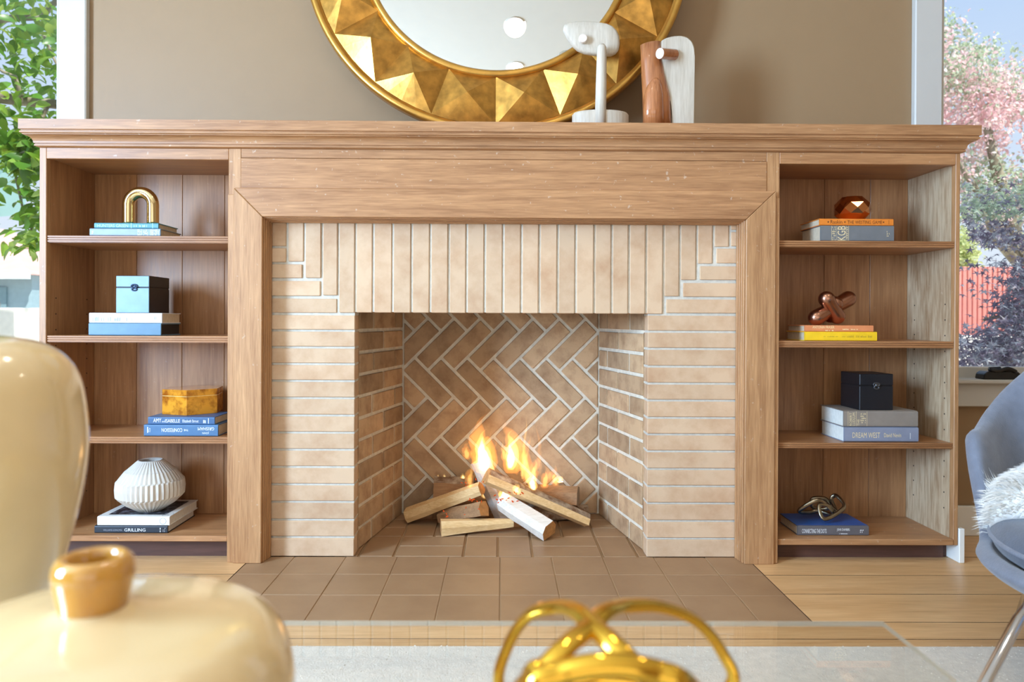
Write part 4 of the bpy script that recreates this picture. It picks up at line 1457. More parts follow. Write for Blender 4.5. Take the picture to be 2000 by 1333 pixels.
firelog('dark log lying behind the barked one', (0.105, 2.775, 0.0215), (0.345, 2.785, 0.0215), 0.042, 0.0, logD, half, (2, 3, 4), 0.95)
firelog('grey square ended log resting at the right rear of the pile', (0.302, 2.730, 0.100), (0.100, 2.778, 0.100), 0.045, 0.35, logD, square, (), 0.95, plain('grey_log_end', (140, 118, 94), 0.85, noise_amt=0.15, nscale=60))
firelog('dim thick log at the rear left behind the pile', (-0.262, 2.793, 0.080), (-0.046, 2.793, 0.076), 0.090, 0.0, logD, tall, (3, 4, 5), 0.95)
firelog('pale log end rising behind the main flame', (-0.078, 2.722, 0.243), (0.022, 2.728, 0.018), 0.036, 0.7, logP, square, (), 1.0, plain('pale_log_end', (226, 196, 150), 0.8))
from mathutils.bvhtree import BVHTree
_lv, _lf = [], []
for o in [q for q in COL.objects if q.name.startswith('firewood_log')]:
    n0 = len(_lv)
    _lv += [v.co.copy() for v in o.data.vertices]
    _lf += [tuple(i + n0 for i in q.vertices) for q in o.data.polygons]
LOGS = BVHTree.FromPolygons(_lv, _lf)
def on_logs(px, py):
    """Where the wood lies that the photograph shows at this point, or None."""
    return LOGS.ray_cast(Vector((0, 0, CAMZ)), ray(px, py).normalized())[0]

# ------------------------------------------------------------------ flames
fo = flame_mat('flame_orange', (1.0, 0.36, 0.05), 30.0)
fy = flame_mat('flame_yellow', (1.0, 0.62, 0.16), 75.0)
fw = flame_mat('flame_white', (1.0, 0.86, 0.50), 170.0)
fire = thing('fire', 'yellow and orange flames rising from the split logs', 'fire', P(985, 1000, 2.66))
def tongue(px, pbase, ptip, wpx, Y, mat, lean=0.0, sway=1.0, seed=0, name='flame'):
    bm = bmesh.new()
    rr = random.Random(seed)
    N = 22
    pts, rad = [], []
    hit = on_logs(px, pbase) or on_logs(px, pbase + 6)     # flames stand on the wood
    if hit is not None and abs(hit.y - Y) < 0.16:
        Y = hit.y + 0.004
    b_ = P(px, pbase, Y); tip = P(px + lean, ptip, Y)
    r0 = wpx * Y / FPX * 0.5
    ph = rr.uniform(0, 6)
    for k in range(N):
        f = k / (N - 1)
        p = b_.lerp(tip, f)
        p.x += (math.sin(f * 6.5 + ph) * 0.45 + noise.noise(Vector((seed * 3.1, f * 5, 1.7))) * 0.8) * r0 * sway * f
        p.y += math.cos(f * 5.0 + ph) * r0 * 0.3 * f
        pts.append(p)
        pr_ = math.sin(math.pi * min(1, (f * 0.80 + 0.12))) * (1 - f) ** 0.75 * 1.45 + 0.015
        pr_ *= 1 + 0.22 * noise.noise(Vector((seed * 1.3, f * 7, 5.1)))
        rad.append(max(0.0005, r0 * pr_))
    tube(bm, pts, rad, 12, up=(0, -1, 0), flat=0.6)
    return mesh_obj(name, bm, mat, fire, smooth=True)
# main pair
tongue(944, 925, 808, 56, 2.645, fo, 0, 1, 1)
tongue(945, 922, 838, 34, 2.640, fy, 0, 1, 1)
tongue(945, 920, 852, 24, 2.636, fw, -2, 0.7, 1)
tongue(999, 925, 818, 46, 2.66, fo, 6, 1.2, 2)
tongue(997, 918, 838, 24, 2.655, fy, 6, 1.1, 2)
tongue(996, 915, 862, 14, 2.65, fw, 3, 0.8, 2)
for (px, pb, pt, w, Y, le, sd) in ((912, 898, 862, 20, 2.64, -2, 3), (1030, 945, 850, 26, 2.66, -6, 4), (1042, 940, 880, 20, 2.66, 6, 5), (1064, 955, 905, 20, 2.68, 2, 6), (1086, 950, 908, 20, 2.68, -5, 7), (918, 955, 895, 18, 2.62, 2, 12)):
    tongue(px, pb, pt, w, Y, fo, le, 1.3, sd)
    tongue(px, pb - 2, pt + (pb - pt) * 0.25, w * 0.5, Y - 0.004, fy, le * 0.7, 1.2, sd)
for (px, pb, pt, w, Y, sd) in ((1041, 958, 912, 20, 2.60, 8), (947, 976, 948, 14, 2.60, 9), (1008, 966, 944, 18, 2.585, 10), (988, 972, 952, 26, 2.585, 11), (905, 936, 924, 9, 2.70, 13), (868, 933, 925, 5, 2.74, 14), (856, 932, 926, 4, 2.74, 16), (1093, 944, 928, 14, 2.69, 15)):
    tongue(px, pb, pt, w, Y, fy, 0, 1.0, sd)
    tongue(px, pb, pt + (pb - pt) * 0.3, w * 0.6, Y - 0.003, fw, 0, 1.0, sd)
for k in range(15):                       # thin wisps licking off the main flames
    rr = random.Random(100 + k)
    px = rr.choice((925, 938, 950, 958, 985, 997, 1008, 1018, 1030, 1050, 1080))
    pb = rr.uniform(885, 940)
    tongue(px + rr.uniform(-6, 6), pb, pb - rr.uniform(38, 85), rr.uniform(5, 11), rr.uniform(2.61, 2.69), fo if k % 3 else fy, rr.uniform(-10, 10), 2.2, 100 + k)
# glowing embers between the logs
em = emit('ember_glow', (1.0, 0.14, 0.03), 0.9)
rr = random.Random(3)
bm = bmesh.new()
for k in range(34):
    px, py = rr.choice(((905, 935), (925, 945), (935, 985), (960, 975), (1000, 972), (890, 1002), (1020, 965)))
    c_ = on_logs(px + rr.uniform(-24, 24), py + rr.uniform(-10, 10))
    if c_ is None:
        continue
    r_ = rr.uniform(0.0018, 0.0042)
    mtx = Matrix.Translation(c_) @ Matrix.Rotation(rr.uniform(0, 3), 4, 'Y') @ Matrix.Diagonal((r_ * 2, r_, r_ * 0.7, 1))
    bmesh.ops.create_icosphere(bm, subdivisions=1, radius=1.0, matrix=mtx)
o = mesh_obj('embers', bm, em, fire)
o['kind'] = 'stuff'
l = bpy.data.lights.new('fire_light', 'POINT')
l.energy = 0.7
l.color = (1.0, 0.5, 0.18)
l.shadow_soft_size = 0.06
o = bpy.data.objects.new('fire_light', l)
COL.objects.link(o)
o.location = P(975, 930, 2.60)
adopt(o, fire)
# ------------------------------------------------------------------ rug and glass coffee table
rug = thing('area_rug', 'pale grey woven rug under the glass table', 'rug', (0.0, 0.4, 0))
RX0, RX1, RYY0, RYY1 = -1.9, 1.75, -1.6, 1.672
bm = bmesh.new()
box(bm, RX0, RX1, RYY0, RYY1, 0.0005, 0.010, bev=0.004, seg=2)
mesh_obj('rug_base', bm, plain('rug_wool', (216, 206, 190), 0.95, noise_amt=0.08, nscale=60, bump=0.9, bscale=260, sheen=0.3), rug)
bm = bmesh.new()
rr = random.Random(5)
for k in range(12000):
    x, y = rr.uniform(-0.75, 1.74), rr.uniform(0.85, RYY1)
    h = rr.uniform(0.001, 0.003)
    a = rr.uniform(0, math.pi)
    dx, dy = 0.0030 * math.cos(a), 0.0030 * math.sin(a)
    lx, ly = rr.uniform(-0.005, 0.005), rr.uniform(-0.005, 0.005)
    bm.faces.new([bm.verts.new(c) for c in ((x - dx, y - dy, 0.009), (x + dx, y + dy, 0.009), (x + lx, y + ly, 0.009 + h))])
o = mesh_obj('pile', bm, plain('rug_pile', (220, 210, 194), 0.95, noise_amt=0.08, nscale=80), rug)
o['kind'] = 'stuff'

TZ = 0.385
tabY1 = FL(1000, 1213, TZ).y
tabX1 = FL(1726, 1215, TZ).x
tabX0, tabY0 = -0.86, -0.35
tb = thing('coffee_table', 'clear glass coffee table standing on the grey rug before the hearth', 'table', ((tabX0 + tabX1) / 2, (tabY0 + tabY1) / 2, 0))
tglass = clear_glass('table_glass', (0.955, 0.965, 0.955), 1.75)
tplain = clear_glass('table_glass_under', (0.98, 0.985, 0.98), 1.001)
tedge = plain('glass_edge', (244, 242, 228), 0.12, noise_amt=0.01, spec=0.8)
_n, _l = tedge.node_tree.nodes, tedge.node_tree.links
_m, _t = _n.new('ShaderNodeMixShader'), _n.new('ShaderNodeBsdfTranslucent')
_t.inputs[0].default_value = (0.95, 0.94, 0.88, 1)
_o = [q for q in _n if q.type == 'OUTPUT_MATERIAL'][0]
_m.inputs[0].default_value = 0.5
_l.new([q for q in _n if q.type == 'BSDF_PRINCIPLED'][0].outputs[0], _m.inputs[2])
_l.new(_t.outputs[0], _m.inputs[1])
_l.new(_m.outputs[0], _o.inputs[0])
bm = bmesh.new()
box(bm, tabX0, tabX1, tabY0, tabY1, TZ - 0.007, TZ, bev=0.0)
bmesh.ops.bevel(bm, geom=[e for e in bm.edges if all(v.co.z > TZ - 0.001 for v in e.verts)], offset=0.0012, segments=1, affect='EDGES')
bm.normal_update()
for f in bm.faces:
    f.material_index = 0 if f.normal.z > 0.95 else (1 if f.normal.z < -0.5 else 2)
bm.normal_update()
for f in bm.faces:
    f.material_index = 0 if f.normal.z > 0.95 else (1 if f.normal.z < -0.5 else 2)
mesh_obj('glass_top', bm, None, tb, mats=[tglass, tplain, tedge])
bm = bmesh.new()
lathe(bm, [(0.20, 0.011), (0.20, 0.022), (0.05, 0.03), (0.045, 0.2), (0.06, TZ - 0.03), (0.14, TZ - 0.018), (0.14, TZ - 0.0071)], -0.17, 0.12, 0, 40)
mesh_obj('pedestal', bm, chromeM, tb, smooth=True)

# ------------------------------------------------------------------ vases in the foreground
glazeM = plain('tan_glaze', (222, 194, 146), 0.16, noise_amt=0.07, nscale=9, coat=0.7)
amberM = plain('amber_glaze', (196, 140, 58), 0.10, noise_amt=0.15, nscale=26, coat=1.0)
def catmull(pr, n=6):
    out = []
    for i in range(len(pr) - 1):
        p0, p1, p2, p3 = (pr[max(0, i - 1)], pr[i], pr[i + 1], pr[min(len(pr) - 1, i + 2)])
        for k in range(n):
            t_ = k / n
            out.append(tuple(0.5 * ((2 * p1[c]) + (p2[c] - p0[c]) * t_ + (2 * p0[c] - 5 * p1[c] + 4 * p2[c] - p3[c]) * t_ ** 2 + (3 * p1[c] - p0[c] - 3 * p2[c] + p3[c]) * t_ ** 3) for c in (0, 1)))
    out.append(pr[-1])
    return out
# tall vase: body and neck
V1Y = 0.75
v1x = PX(-52, V1Y, 900)
s1 = V1Y / FPX
def zpx(py): return PZ(py, V1Y, 20) - TZ
t = thing('tall_vase', 'tall glossy tan vase with rounded shoulders at the table edge', 'vase', (v1x, V1Y, TZ), group='tan glazed vases on the table')
body = [(0.001, 0.0), (0.055, 0.0), (0.062, 0.004), (0.068, 0.03), (118 * s1 * 0.93, zpx(1230)), (150 * s1, zpx(1120)), (178 * s1, zpx(1010)), (194 * s1, zpx(900)), (192 * s1, zpx(820)), (178 * s1, zpx(740)), (148 * s1, zpx(694)), (112 * s1, zpx(671)), (76 * s1, zpx(661)), (44 * s1, zpx(656))]
bm = bmesh.new()
lathe(bm, catmull(body, 5), v1x, V1Y, TZ, 72)
mesh_obj('vase_body', bm, glazeM, t, smooth=True)
zz = zpx(656)
bm = bmesh.new()
lathe(bm, [(42 * s1, zz - 0.004), (36 * s1, zz + 0.006), (36 * s1, zz + 0.025), (42 * s1, zz + 0.032), (40 * s1, zz + 0.036), (31 * s1, zz + 0.034), (29 * s1, zz + 0.0)], v1x, V1Y, TZ, 40, close=True)
mesh_obj('neck', bm, amberM, t, smooth=True)
# squat vase
V2Y = 0.50
v2x = PX(183, V2Y, 1200)
t = thing('squat_vase', 'squat glossy tan vase with a small amber neck', 'vase', (v2x, V2Y, TZ), group='tan glazed vases on the table')
zt2 = PZ(1190, V2Y, 183) - TZ
body = [(0.001, 0), (0.07, 0), (0.080, 0.003), (0.112, 0.030), (0.131, 0.075), (0.137, 0.115), (0.132, zt2 - 0.040), (0.116, zt2 - 0.018), (0.090, zt2 - 0.010), (0.060, zt2 - 0.006), (0.034, zt2 - 0.002), (0.022, zt2 + 0.002)]
bm = bmesh.new()
lathe(bm, catmull(body, 5), v2x, V2Y, TZ, 80)
mesh_obj('vase_body', bm, glazeM, t, smooth=True)
bm = bmesh.new()
zn = PZ(1088, V2Y, 183) - TZ
lathe(bm, catmull([(0.021, zt2 - 0.002), (0.0225, zt2 + 0.004), (0.0255, zt2 + 0.018), (0.0265, zt2 + 0.028), (0.0245, zn - 0.002), (0.0205, zn + 0.001), (0.0165, zn - 0.002), (0.015, zn - 0.014), (0.014, zt2 + 0.0)], 4), v2x, V2Y, TZ, 40, close=True)
mesh_obj('neck', bm, amberM, t, smooth=True)
bm = bmesh.new()
lathe(bm, [(0.001, zt2 + 0.008), (0.0155, zt2 + 0.008), (0.0155, zt2 + 0.004)], v2x, V2Y, TZ, 30)
mesh_obj('mouth_shade_disc', bm, plain('neck_shade', (70, 48, 24), 0.7), t)  # dark disc standing for the shade down the neck

# ------------------------------------------------------------------ gold lattice sphere
goldS = plain('polished_gold', (228, 180, 66), 0.14, metal=1.0, noise_amt=0.03)
GSY = 0.555
gR = 0.0885
gc = Vector((PX(1196, GSY, 1350), GSY, TZ + gR + 0.001))
gs = thing('lattice_sphere', 'openwork gold sphere of crossing metal bands on the glass table', 'ornament', (gc.x, gc.y, TZ))
def gp(px, py, Y): return P(px, py, Y)
def go(x, y, z): return gc + Vector((x, y, z))
def band(pts):
    bm = bmesh.new()
    q = smooth_loop(pts, 9)
    for v in q:
        v.z = max(v.z, TZ + 0.0075)
    tube(bm, q, 0.0078, 12, closed=True, flat=0.6, up=lambda p: (p - gc))
    return mesh_obj('band', bm, goldS, gs, smooth=True)
band([gp(975, 1345, .57), gp(990, 1268, .57), gp(1030, 1205, .565), gp(1085, 1186, .55), gp(1125, 1194, .525), gp(1156, 1222, .50), gp(1195, 1258, .478), gp(1238, 1300, .468), gp(1272, 1350, .468), go(0.035, -0.05, -0.06), go(-0.02, 0.0, -0.082), go(-0.07, 0.03, -0.045)])
band([gp(1428, 1345, .57), gp(1410, 1275, .575), gp(1360, 1215, .575), gp(1290, 1186, .56), gp(1220, 1184, .54), gp(1185, 1194, .52), gp(1156, 1222, .50), gp(1112, 1258, .478), gp(1068, 1302, .468), gp(1035, 1350, .468), go(-0.05, -0.05, -0.05), go(0.01, 0.0, -0.082), go(0.065, 0.04, -0.045)])
band([gp(1020, 1345, .462), gp(1100, 1312, .452), gp(1190, 1299, .449), gp(1280, 1312, .452), gp(1352, 1345, .462), go(0.088, 0.01, -0.02), go(0.055, 0.07, -0.02), go(0.0, 0.088, -0.02), go(-0.055, 0.07, -0.02), go(-0.088, 0.01, -0.02)])

# ------------------------------------------------------------------ lounge chair
feltM = plain('blue_grey_felt', (112, 118, 132), 0.92, noise_amt=0.10, nscale=40, bump=0.5, bscale=300, sheen=0.35)
cushM = plain('slate_cushion', (84, 92, 106), 0.92, noise_amt=0.10, nscale=40, bump=0.5, bscale=300, sheen=0.35)
CX, CY = 1.29, 1.36
ch = thing('lounge_chair', 'blue grey felt shell lounge chair with chrome rod legs', 'chair', (CX, CY, 0))
def shell_pt(f, a):
    """a: angle, 0 at the front lip (towards -X); f: 0 at the seat centre, 1 at the rim."""
    c_ = math.cos(a)
    back = (1 - c_) / 2
    s_ = abs(math.sin(a))
    # rim height: low lip, arms, tall back
    def step(e0, e1, x):
        t_ = min(1, max(0, (x - e0) / (e1 - e0)))
        return t_ * t_ * (3 - 2 * t_)
    arm = step(0.16, 0.30, back)
    up = step(0.35, 0.95, back)
    zr = 0.305 + 0.225 * arm + 0.38 * up
    rr_ = 0.275 + 0.065 * arm + 0.12 * step(0.3, 0.6, back)
    lean = 1.0
    r = rr_ * (1 - (1 - f) ** 1.7)
    z = 0.262 + (zr - 0.262) * f ** 2.4
    if f > 0.93:            # rolled edge
        r += 0.020 * (f - 0.93) / 0.07 * arm
    return Vector((CX - r * c_ * 1.0, CY + r * math.sin(a) * 1.02, z))
bm = bmesh.new()
NA, NFr = 72, 14
top = [[bm.verts.new(shell_pt((k + 0.3) / (NFr - 0.7), 2 * math.pi * i / NA)) for i in range(NA)] for k in range(NFr)]
for k in range(NFr - 1):
    for i in range(NA):
        bm.faces.new((top[k][i], top[k][(i + 1) % NA], top[k + 1][(i + 1) % NA], top[k + 1][i]))
bm.faces.new(top[0][::-1])
bmesh.ops.recalc_face_normals(bm, faces=bm.faces)
sh = mesh_obj('shell', bm, feltM, ch, smooth=True)
so = sh.modifiers.new('thickness', 'SOLIDIFY')
so.thickness = 0.036
so.offset = 1.0
ss = sh.modifiers.new('round', 'SUBSURF')
ss.levels = ss.render_levels = 1
# seat cushion
bm = bmesh.new()
prof = [(0.001, 0.285), (0.25, 0.282), (0.315, 0.290), (0.335, 0.313), (0.335, 0.332), (0.31, 0.360), (0.24, 0.376), (0.12, 0.383), (0.001, 0.385)]
lathe(bm, catmull(prof, 3), CX + 0.07, CY, 0, 56)
cushion = mesh_obj('seat_cushion', bm, cushM, ch, smooth=True)
bm = bmesh.new()
tube(bm, [(CX + 0.07 + 0.337 * math.cos(a), CY + 0.337 * math.sin(a), 0.324) for a in [2 * math.pi * i / 56 for i in range(56)]], 0.005, 8, closed=True)
mesh_obj('piping', bm, feltM, ch, smooth=True)
# chrome rod frame
def rod(pts):
    bm = bmesh.new()
    tube(bm, pts, 0.0085, 14)
    return bm
t0, t1 = P(1988, 1212, 1.12), P(1922, 1338, 1.02)
d = (t1 - t0)
foot = t0 + d * ((0.02 - t0.z) / d.z)
legs = [(t0, foot)]
mesh_obj('leg', rod([t0 + Vector((0.06, 0.03, 0.035)), t0, foot]), chromeM, ch, smooth=True)
mesh_obj('leg', rod([(CX - 0.04, CY + 0.20, 0.27), (CX - 0.05, CY + 0.26, 0.22), (CX - 0.03, CY + 0.36, 0.02)]), chromeM, ch, smooth=True)
mesh_obj('leg', rod([(CX + 0.16, CY - 0.20, 0.27), (CX + 0.20, CY - 0.26, 0.22), (CX + 0.34, CY - 0.34, 0.02)]), chromeM, ch, smooth=True)
mesh_obj('leg', rod([(CX + 0.16, CY + 0.20, 0.27), (CX + 0.20, CY + 0.26, 0.22), (CX + 0.34, CY + 0.34, 0.02)]), chromeM, ch, smooth=True)
mesh_obj('frame_rod', rod([(CX - 0.16, CY - 0.22, 0.243), (CX + 0.16, CY - 0.22, 0.243), (CX + 0.16, CY + 0.22, 0.243), (CX - 0.16, CY + 0.22, 0.243), (CX - 0.16, CY - 0.20, 0.243)]), chromeM, ch, smooth=True)

# sheepskin thrown over the seat
furM = plain('white_fleece', (238, 236, 230), 0.9, noise_amt=0.03, sheen=0.4)
bpy.context.view_layer.update()
dg = bpy.context.evaluated_depsgraph_get()
SEAT = [BVHTree.FromObject(sh, dg), BVHTree.FromObject(cushion, dg)]
def seat_z(x, y):
    """Height of the upholstery under a point, None beyond the edge."""
    hs_ = [t_.ray_cast(Vector((x, y, 1.5)), Vector((0, 0, -1)))[0] for t_ in SEAT]
    hs_ = [h.z for h in hs_ if h is not None]
    return max(hs_) if hs_ else None
fcx, fcy = CX + 0.06, CY + 0.175
sk = thing('sheepskin', 'fluffy white sheepskin draped over the lounge chair seat', 'throw', (fcx, fcy, seat_z(fcx, fcy)))
NRr, NAr = 14, 56
low, upp = [], []
for i in range(NAr):
    a = 2 * math.pi * i / NAr
    ex, ey = 0.280 * math.cos(a), (0.130 if math.sin(a) > 0 else 0.135) * math.sin(a)
    wob_ = 1 + 0.07 * noise.noise(Vector((math.cos(a) * 2, math.sin(a) * 2, 3.3)))
    col_l, col_u = [], []
    z_prev, x_, y_, stop, over = seat_z(fcx, fcy), fcx, fcy, False, 0.0
    step = 1.0 / (NRr - 1)
    for k in range(1, NRr):
        f = k * step
        if not stop:
            nx, ny = fcx + ex * f * wob_, fcy + ey * f * wob_
            h = seat_z(nx, ny)
            run = math.hypot(nx - x_, ny - y_)
            if h is not None and h > z_prev + max(0.5 * run, 0.010) and h > 0.412:
                stop = True                      # it stops where the arm rises
            else:
                if h is None or h < z_prev - 0.10:
                    over += run
                    h = z_prev - min(run * 1.5, 0.02)   # hangs free past the edge
                x_, y_ = nx, ny
                z_prev = h
        t_ = 0.022 + 0.072 * math.sqrt(max(0.0, 1 - f * f))
        col_l.append(Vector((x_, y_, z_prev + 0.0015)))
        col_u.append(Vector((x_, y_, z_prev + t_)))
    low.append(col_l)
    upp.append(col_u)
bm = bmesh.new()
z0_ = seat_z(fcx, fcy)
cl, cu_ = bm.verts.new((fcx, fcy, z0_ + 0.0015)), bm.verts.new((fcx, fcy, z0_ + 0.094))
vl = [[bm.verts.new(p) for p in c_] for c_ in low]
vu = [[bm.verts.new(p) for p in c_] for c_ in upp]
for i in range(NAr):
    j = (i + 1) % NAr
    bm.faces.new((cu_, vu[i][0], vu[j][0]))
    bm.faces.new((cl, vl[j][0], vl[i][0]))
    for k in range(NRr - 2):
        bm.faces.new((vu[i][k], vu[i][k + 1], vu[j][k + 1], vu[j][k]))
        bm.faces.new((vl[i][k], vl[j][k], vl[j][k + 1], vl[i][k + 1]))
    bm.faces.new((vu[i][-1], vl[i][-1], vl[j][-1], vu[j][-1]))
bmesh.ops.remove_doubles(bm, verts=bm.verts, dist=0.0004)
mesh_obj('hide', bm, furM, sk, smooth=True)
bm = bmesh.new()
rr = random.Random(9)
for n_f in range(15000):
    fi, fk = rr.random() * NAr, (rr.random() ** 0.55) * (NRr - 2)
    i, k = int(fi) % NAr, min(int(fk), NRr - 3)
    j = (i + 1) % NAr
    u_, v_ = fi - int(fi), fk - k
    A_, B_, C_, D_ = upp[i][k], upp[i][k + 1], upp[j][k], upp[j][k + 1]
    p = (A_ * (1 - v_) + B_ * v_) * (1 - u_) + (C_ * (1 - v_) + D_ * v_) * u_
    edge = fk > NRr - 3.4
    if edge:
        p = p - Vector((0, 0, rr.uniform(0, 0.020)))
    nn_ = (B_ - A_).cross(C_ - A_)
    if nn_.length < 1e-9:
        nn_ = Vector((0, 0, 1))
    nn_.normalize()
    if nn_.z < 0:
        nn_ = -nn_
    outw = Vector((p.x - fcx, (p.y - fcy) * 2, 0))
    outw = outw.normalized() if outw.length > 1e-6 else Vector((0, 0, 0))
    nn_ = (nn_ + outw * (0.9 if edge else 0.35)).normalized()
    s_ = Vector((noise.noise(p * 9), noise.noise(p * 9 + Vector((7, 0, 0))), noise.noise(p * 9 + Vector((0, 9, 0))))) * 0.6
    L_ = rr.uniform(0.022, 0.040)
    q1 = p + (nn_ + s_ * 0.35) * L_ * 0.5
    q2 = p + (nn_ + s_ * 0.8 + Vector((0, 0, -0.35))) * L_
    for q in (q1, q2):                       # hairs lie on the upholstery, not in it
        h = seat_z(q.x, q.y)
        if h is not None and q.z < h + 0.002 and h - q.z < 0.06:
            q.z = h + 0.002
    w_ = nn_.cross(Vector((rr.random() - .5, rr.random() - .5, rr.random() - .5))).normalized() * 0.0012
    a_, b_, c_, d_ = (bm.verts.new(x) for x in (p - w_, p + w_, q1 + w_ * 0.8, q1 - w_ * 0.8))
    e_ = bm.verts.new(q2)
    bm.faces.new((a_, b_, c_, d_)); bm.faces.new((d_, c_, e_))
o = mesh_obj('fleece', bm, furM, sk)
o['kind'] = 'stuff'

# ------------------------------------------------------------------ black crank handle on the window sill
cy2 = YW - 0.012
sz = PZ(740, YW, 1900)
cr0 = thing('window_crank', 'black folding window crank on the white sill', 'window crank', (PX(1952, cy2), cy2, sz))
x0, x1 = PX(1914, cy2), PX(1989, cy2)
hgt = 22 * cy2 / FPX
bm = bmesh.new()
pts = [(x0, sz), (x0 + 0.004, sz + hgt * 0.5), (x0 + 0.018, sz + hgt * 0.72), (x1 - 0.016, sz + hgt * 0.72), (x1 - 0.003, sz + hgt * 0.45), (x1, sz)]
prism(bm, [(a, cy2 - 0.022, b_) for a, b_ in pts], (0, 0.05, 0), bev=0.003)
mesh_obj('housing', bm, blackM, cr0)
bm = bmesh.new()
tube(bm, smooth_loop([(x0 + 0.03, cy2 - 0.02, sz + hgt * 0.85), (x0 + 0.055, cy2 - 0.026, sz + hgt * 0.78), (x0 + 0.085, cy2 - 0.026, sz + hgt * 0.98), (x0 + 0.115, cy2 - 0.024, sz + hgt * 0.7), (x0 + 0.085, cy2 - 0.014, sz + hgt * 0.8)], 6), 0.007, 10, closed=True, up=(0, -1, 0))
mesh_obj('handle', bm, blackM, cr0, smooth=True)
bm = bmesh.new()
tube(bm, [(x0 + 0.028, cy2 - 0.012, sz + hgt * 0.86), (x0 + 0.066, cy2 - 0.012, sz + hgt * 0.92)], 0.009, 12, up=(0, 0, 1))
mesh_obj('knob', bm, blackM, cr0, smooth=True)
# ------------------------------------------------------------------ outdoors
gr = mesh_obj('ground', bx(-40, 40, 2.9, 60, -0.25, -0.15), plain('pale_gravel', (226, 222, 208), 0.9, noise_amt=0.06, nscale=3))
tag(gr, 'pale sunlit paved yard outside the windows', None, kind='structure')
gw = mesh_obj('garden_wall', bx(-14, -4.0, 10.0, 10.2, -0.15, 0.92, bev=0.01), plain('white_render', (240, 236, 226), 0.8))
tag(gw, 'low white rendered garden wall seen through the left window', 'wall')
gw = mesh_obj('planter_wall', bx(2.4, 9.0, 6.3, 6.6, -0.15, 0.66, bev=0.01), plain('white_render_2', (236, 232, 226), 0.8))
tag(gw, 'low white wall at the foot of the red fence', 'wall')
# neighbouring house on the left
hs = thing('house', 'pale blue house with a red roof beyond the garden wall', 'house', (-11.5, 14.5, -0.15))
HXr = PX(54, 14.0, 560)
ez = PZ(536, 14.0, 30)
mesh_obj('house_wall', bx(-16, HXr - 0.05, 14.2, 18.0, -0.15, ez), plain('blue_siding', (150, 176, 186), 0.7), hs)
bm = bmesh.new()
az_ = PZ(440, 16.2, 0)
pts = [(-16.2, 14.0, ez), (-16.2, 18.2, ez), (-16.2, 16.1, ez + 1.7)]
v = [bm.verts.new(c) for c in ((-16.2, 13.9, ez), (HXr + 0.1, 13.9, ez), (HXr + 0.1, 18.3, ez), (-16.2, 18.3, ez), (-13.6, 16.1, ez + 1.15), (HXr - 1.9, 16.1, ez + 1.15))]
for f in ((0, 1, 5, 4), (1, 2, 5), (2, 3, 4, 5), (3, 0, 4), (3, 2, 1, 0)):
    bm.faces.new([v[i] for i in f])
mesh_obj('house_roof', bm, plain('red_roof', (222, 176, 166), 0.8, noise_amt=0.08, nscale=6), hs)
mesh_obj('house_gutter', bx(-16.2, HXr + 0.1, 13.86, 13.94, ez - 0.1, ez + 0.02), plain('pale_gutter', (206, 216, 218), 0.6), hs)
mesh_obj('house_window', bx(-11.4, PX(1, 14.0, 570), 14.16, 14.22, 0.75, ez - 0.25), plain('dull_window', (120, 150, 160), 0.2), hs)
# pale teal awning
aw = thing('awning', 'pale teal fabric canopy behind the leafy branches', 'awning', (-6.4, 8.3, 0))
bm = bmesh.new()
a0, a1, a2, a3 = P(-190, 150, 8.4), P(78, 300, 8.0), P(40, 420, 9.2), P(-190, 440, 9.4)
prism(bm, [a0, a1, a2, a3], (0, 0.03, 0.02))
mesh_obj('canopy', bm, plain('teal_canvas', (168, 212, 216), 0.7, noise_amt=0.05, nscale=2), aw)
for p in (a0, a3):
    bm = bmesh.new()
    tube(bm, [(p.x - 0.1, p.y + 0.03, -0.15), (p.x - 0.1, p.y + 0.03, p.z)], 0.03, 10)
    mesh_obj('post', bm, whiteM, aw)
# red fence on the right, each board a slat
rf = thing('red_fence', 'weathered red board fence behind the dark maple', 'fence', (5.0, 7.2, -0.15))
redM = plain('red_boards', (226, 148, 136), 0.75, noise_amt=0.1, nscale=8, rnd=0.06)
fz1 = PZ(521, 7.2, 1910)
x = 2.6
sl = None
while x < 6.6:
    w = 0.052
    if sl is None:
        sl = mesh_obj('slat', bx(0, w - 0.012, 7.2, 7.225, -0.15, fz1, bev=0.004), redM, rf)
        sl.location.x = x
    else:
        c_ = sl.copy(); COL.objects.link(c_); c_.location.x = x
        c_.parent = rf; c_.matrix_parent_inverse = sl.matrix_parent_inverse.copy()
    x += w
mesh_obj('rail', bx(2.6, 6.6, 7.224, 7.26, fz1 - 0.25, fz1 - 0.17), redM, rf)
mesh_obj('rail', bx(2.6, 6.6, 7.224, 7.26, 0.2, 0.28), redM, rf)

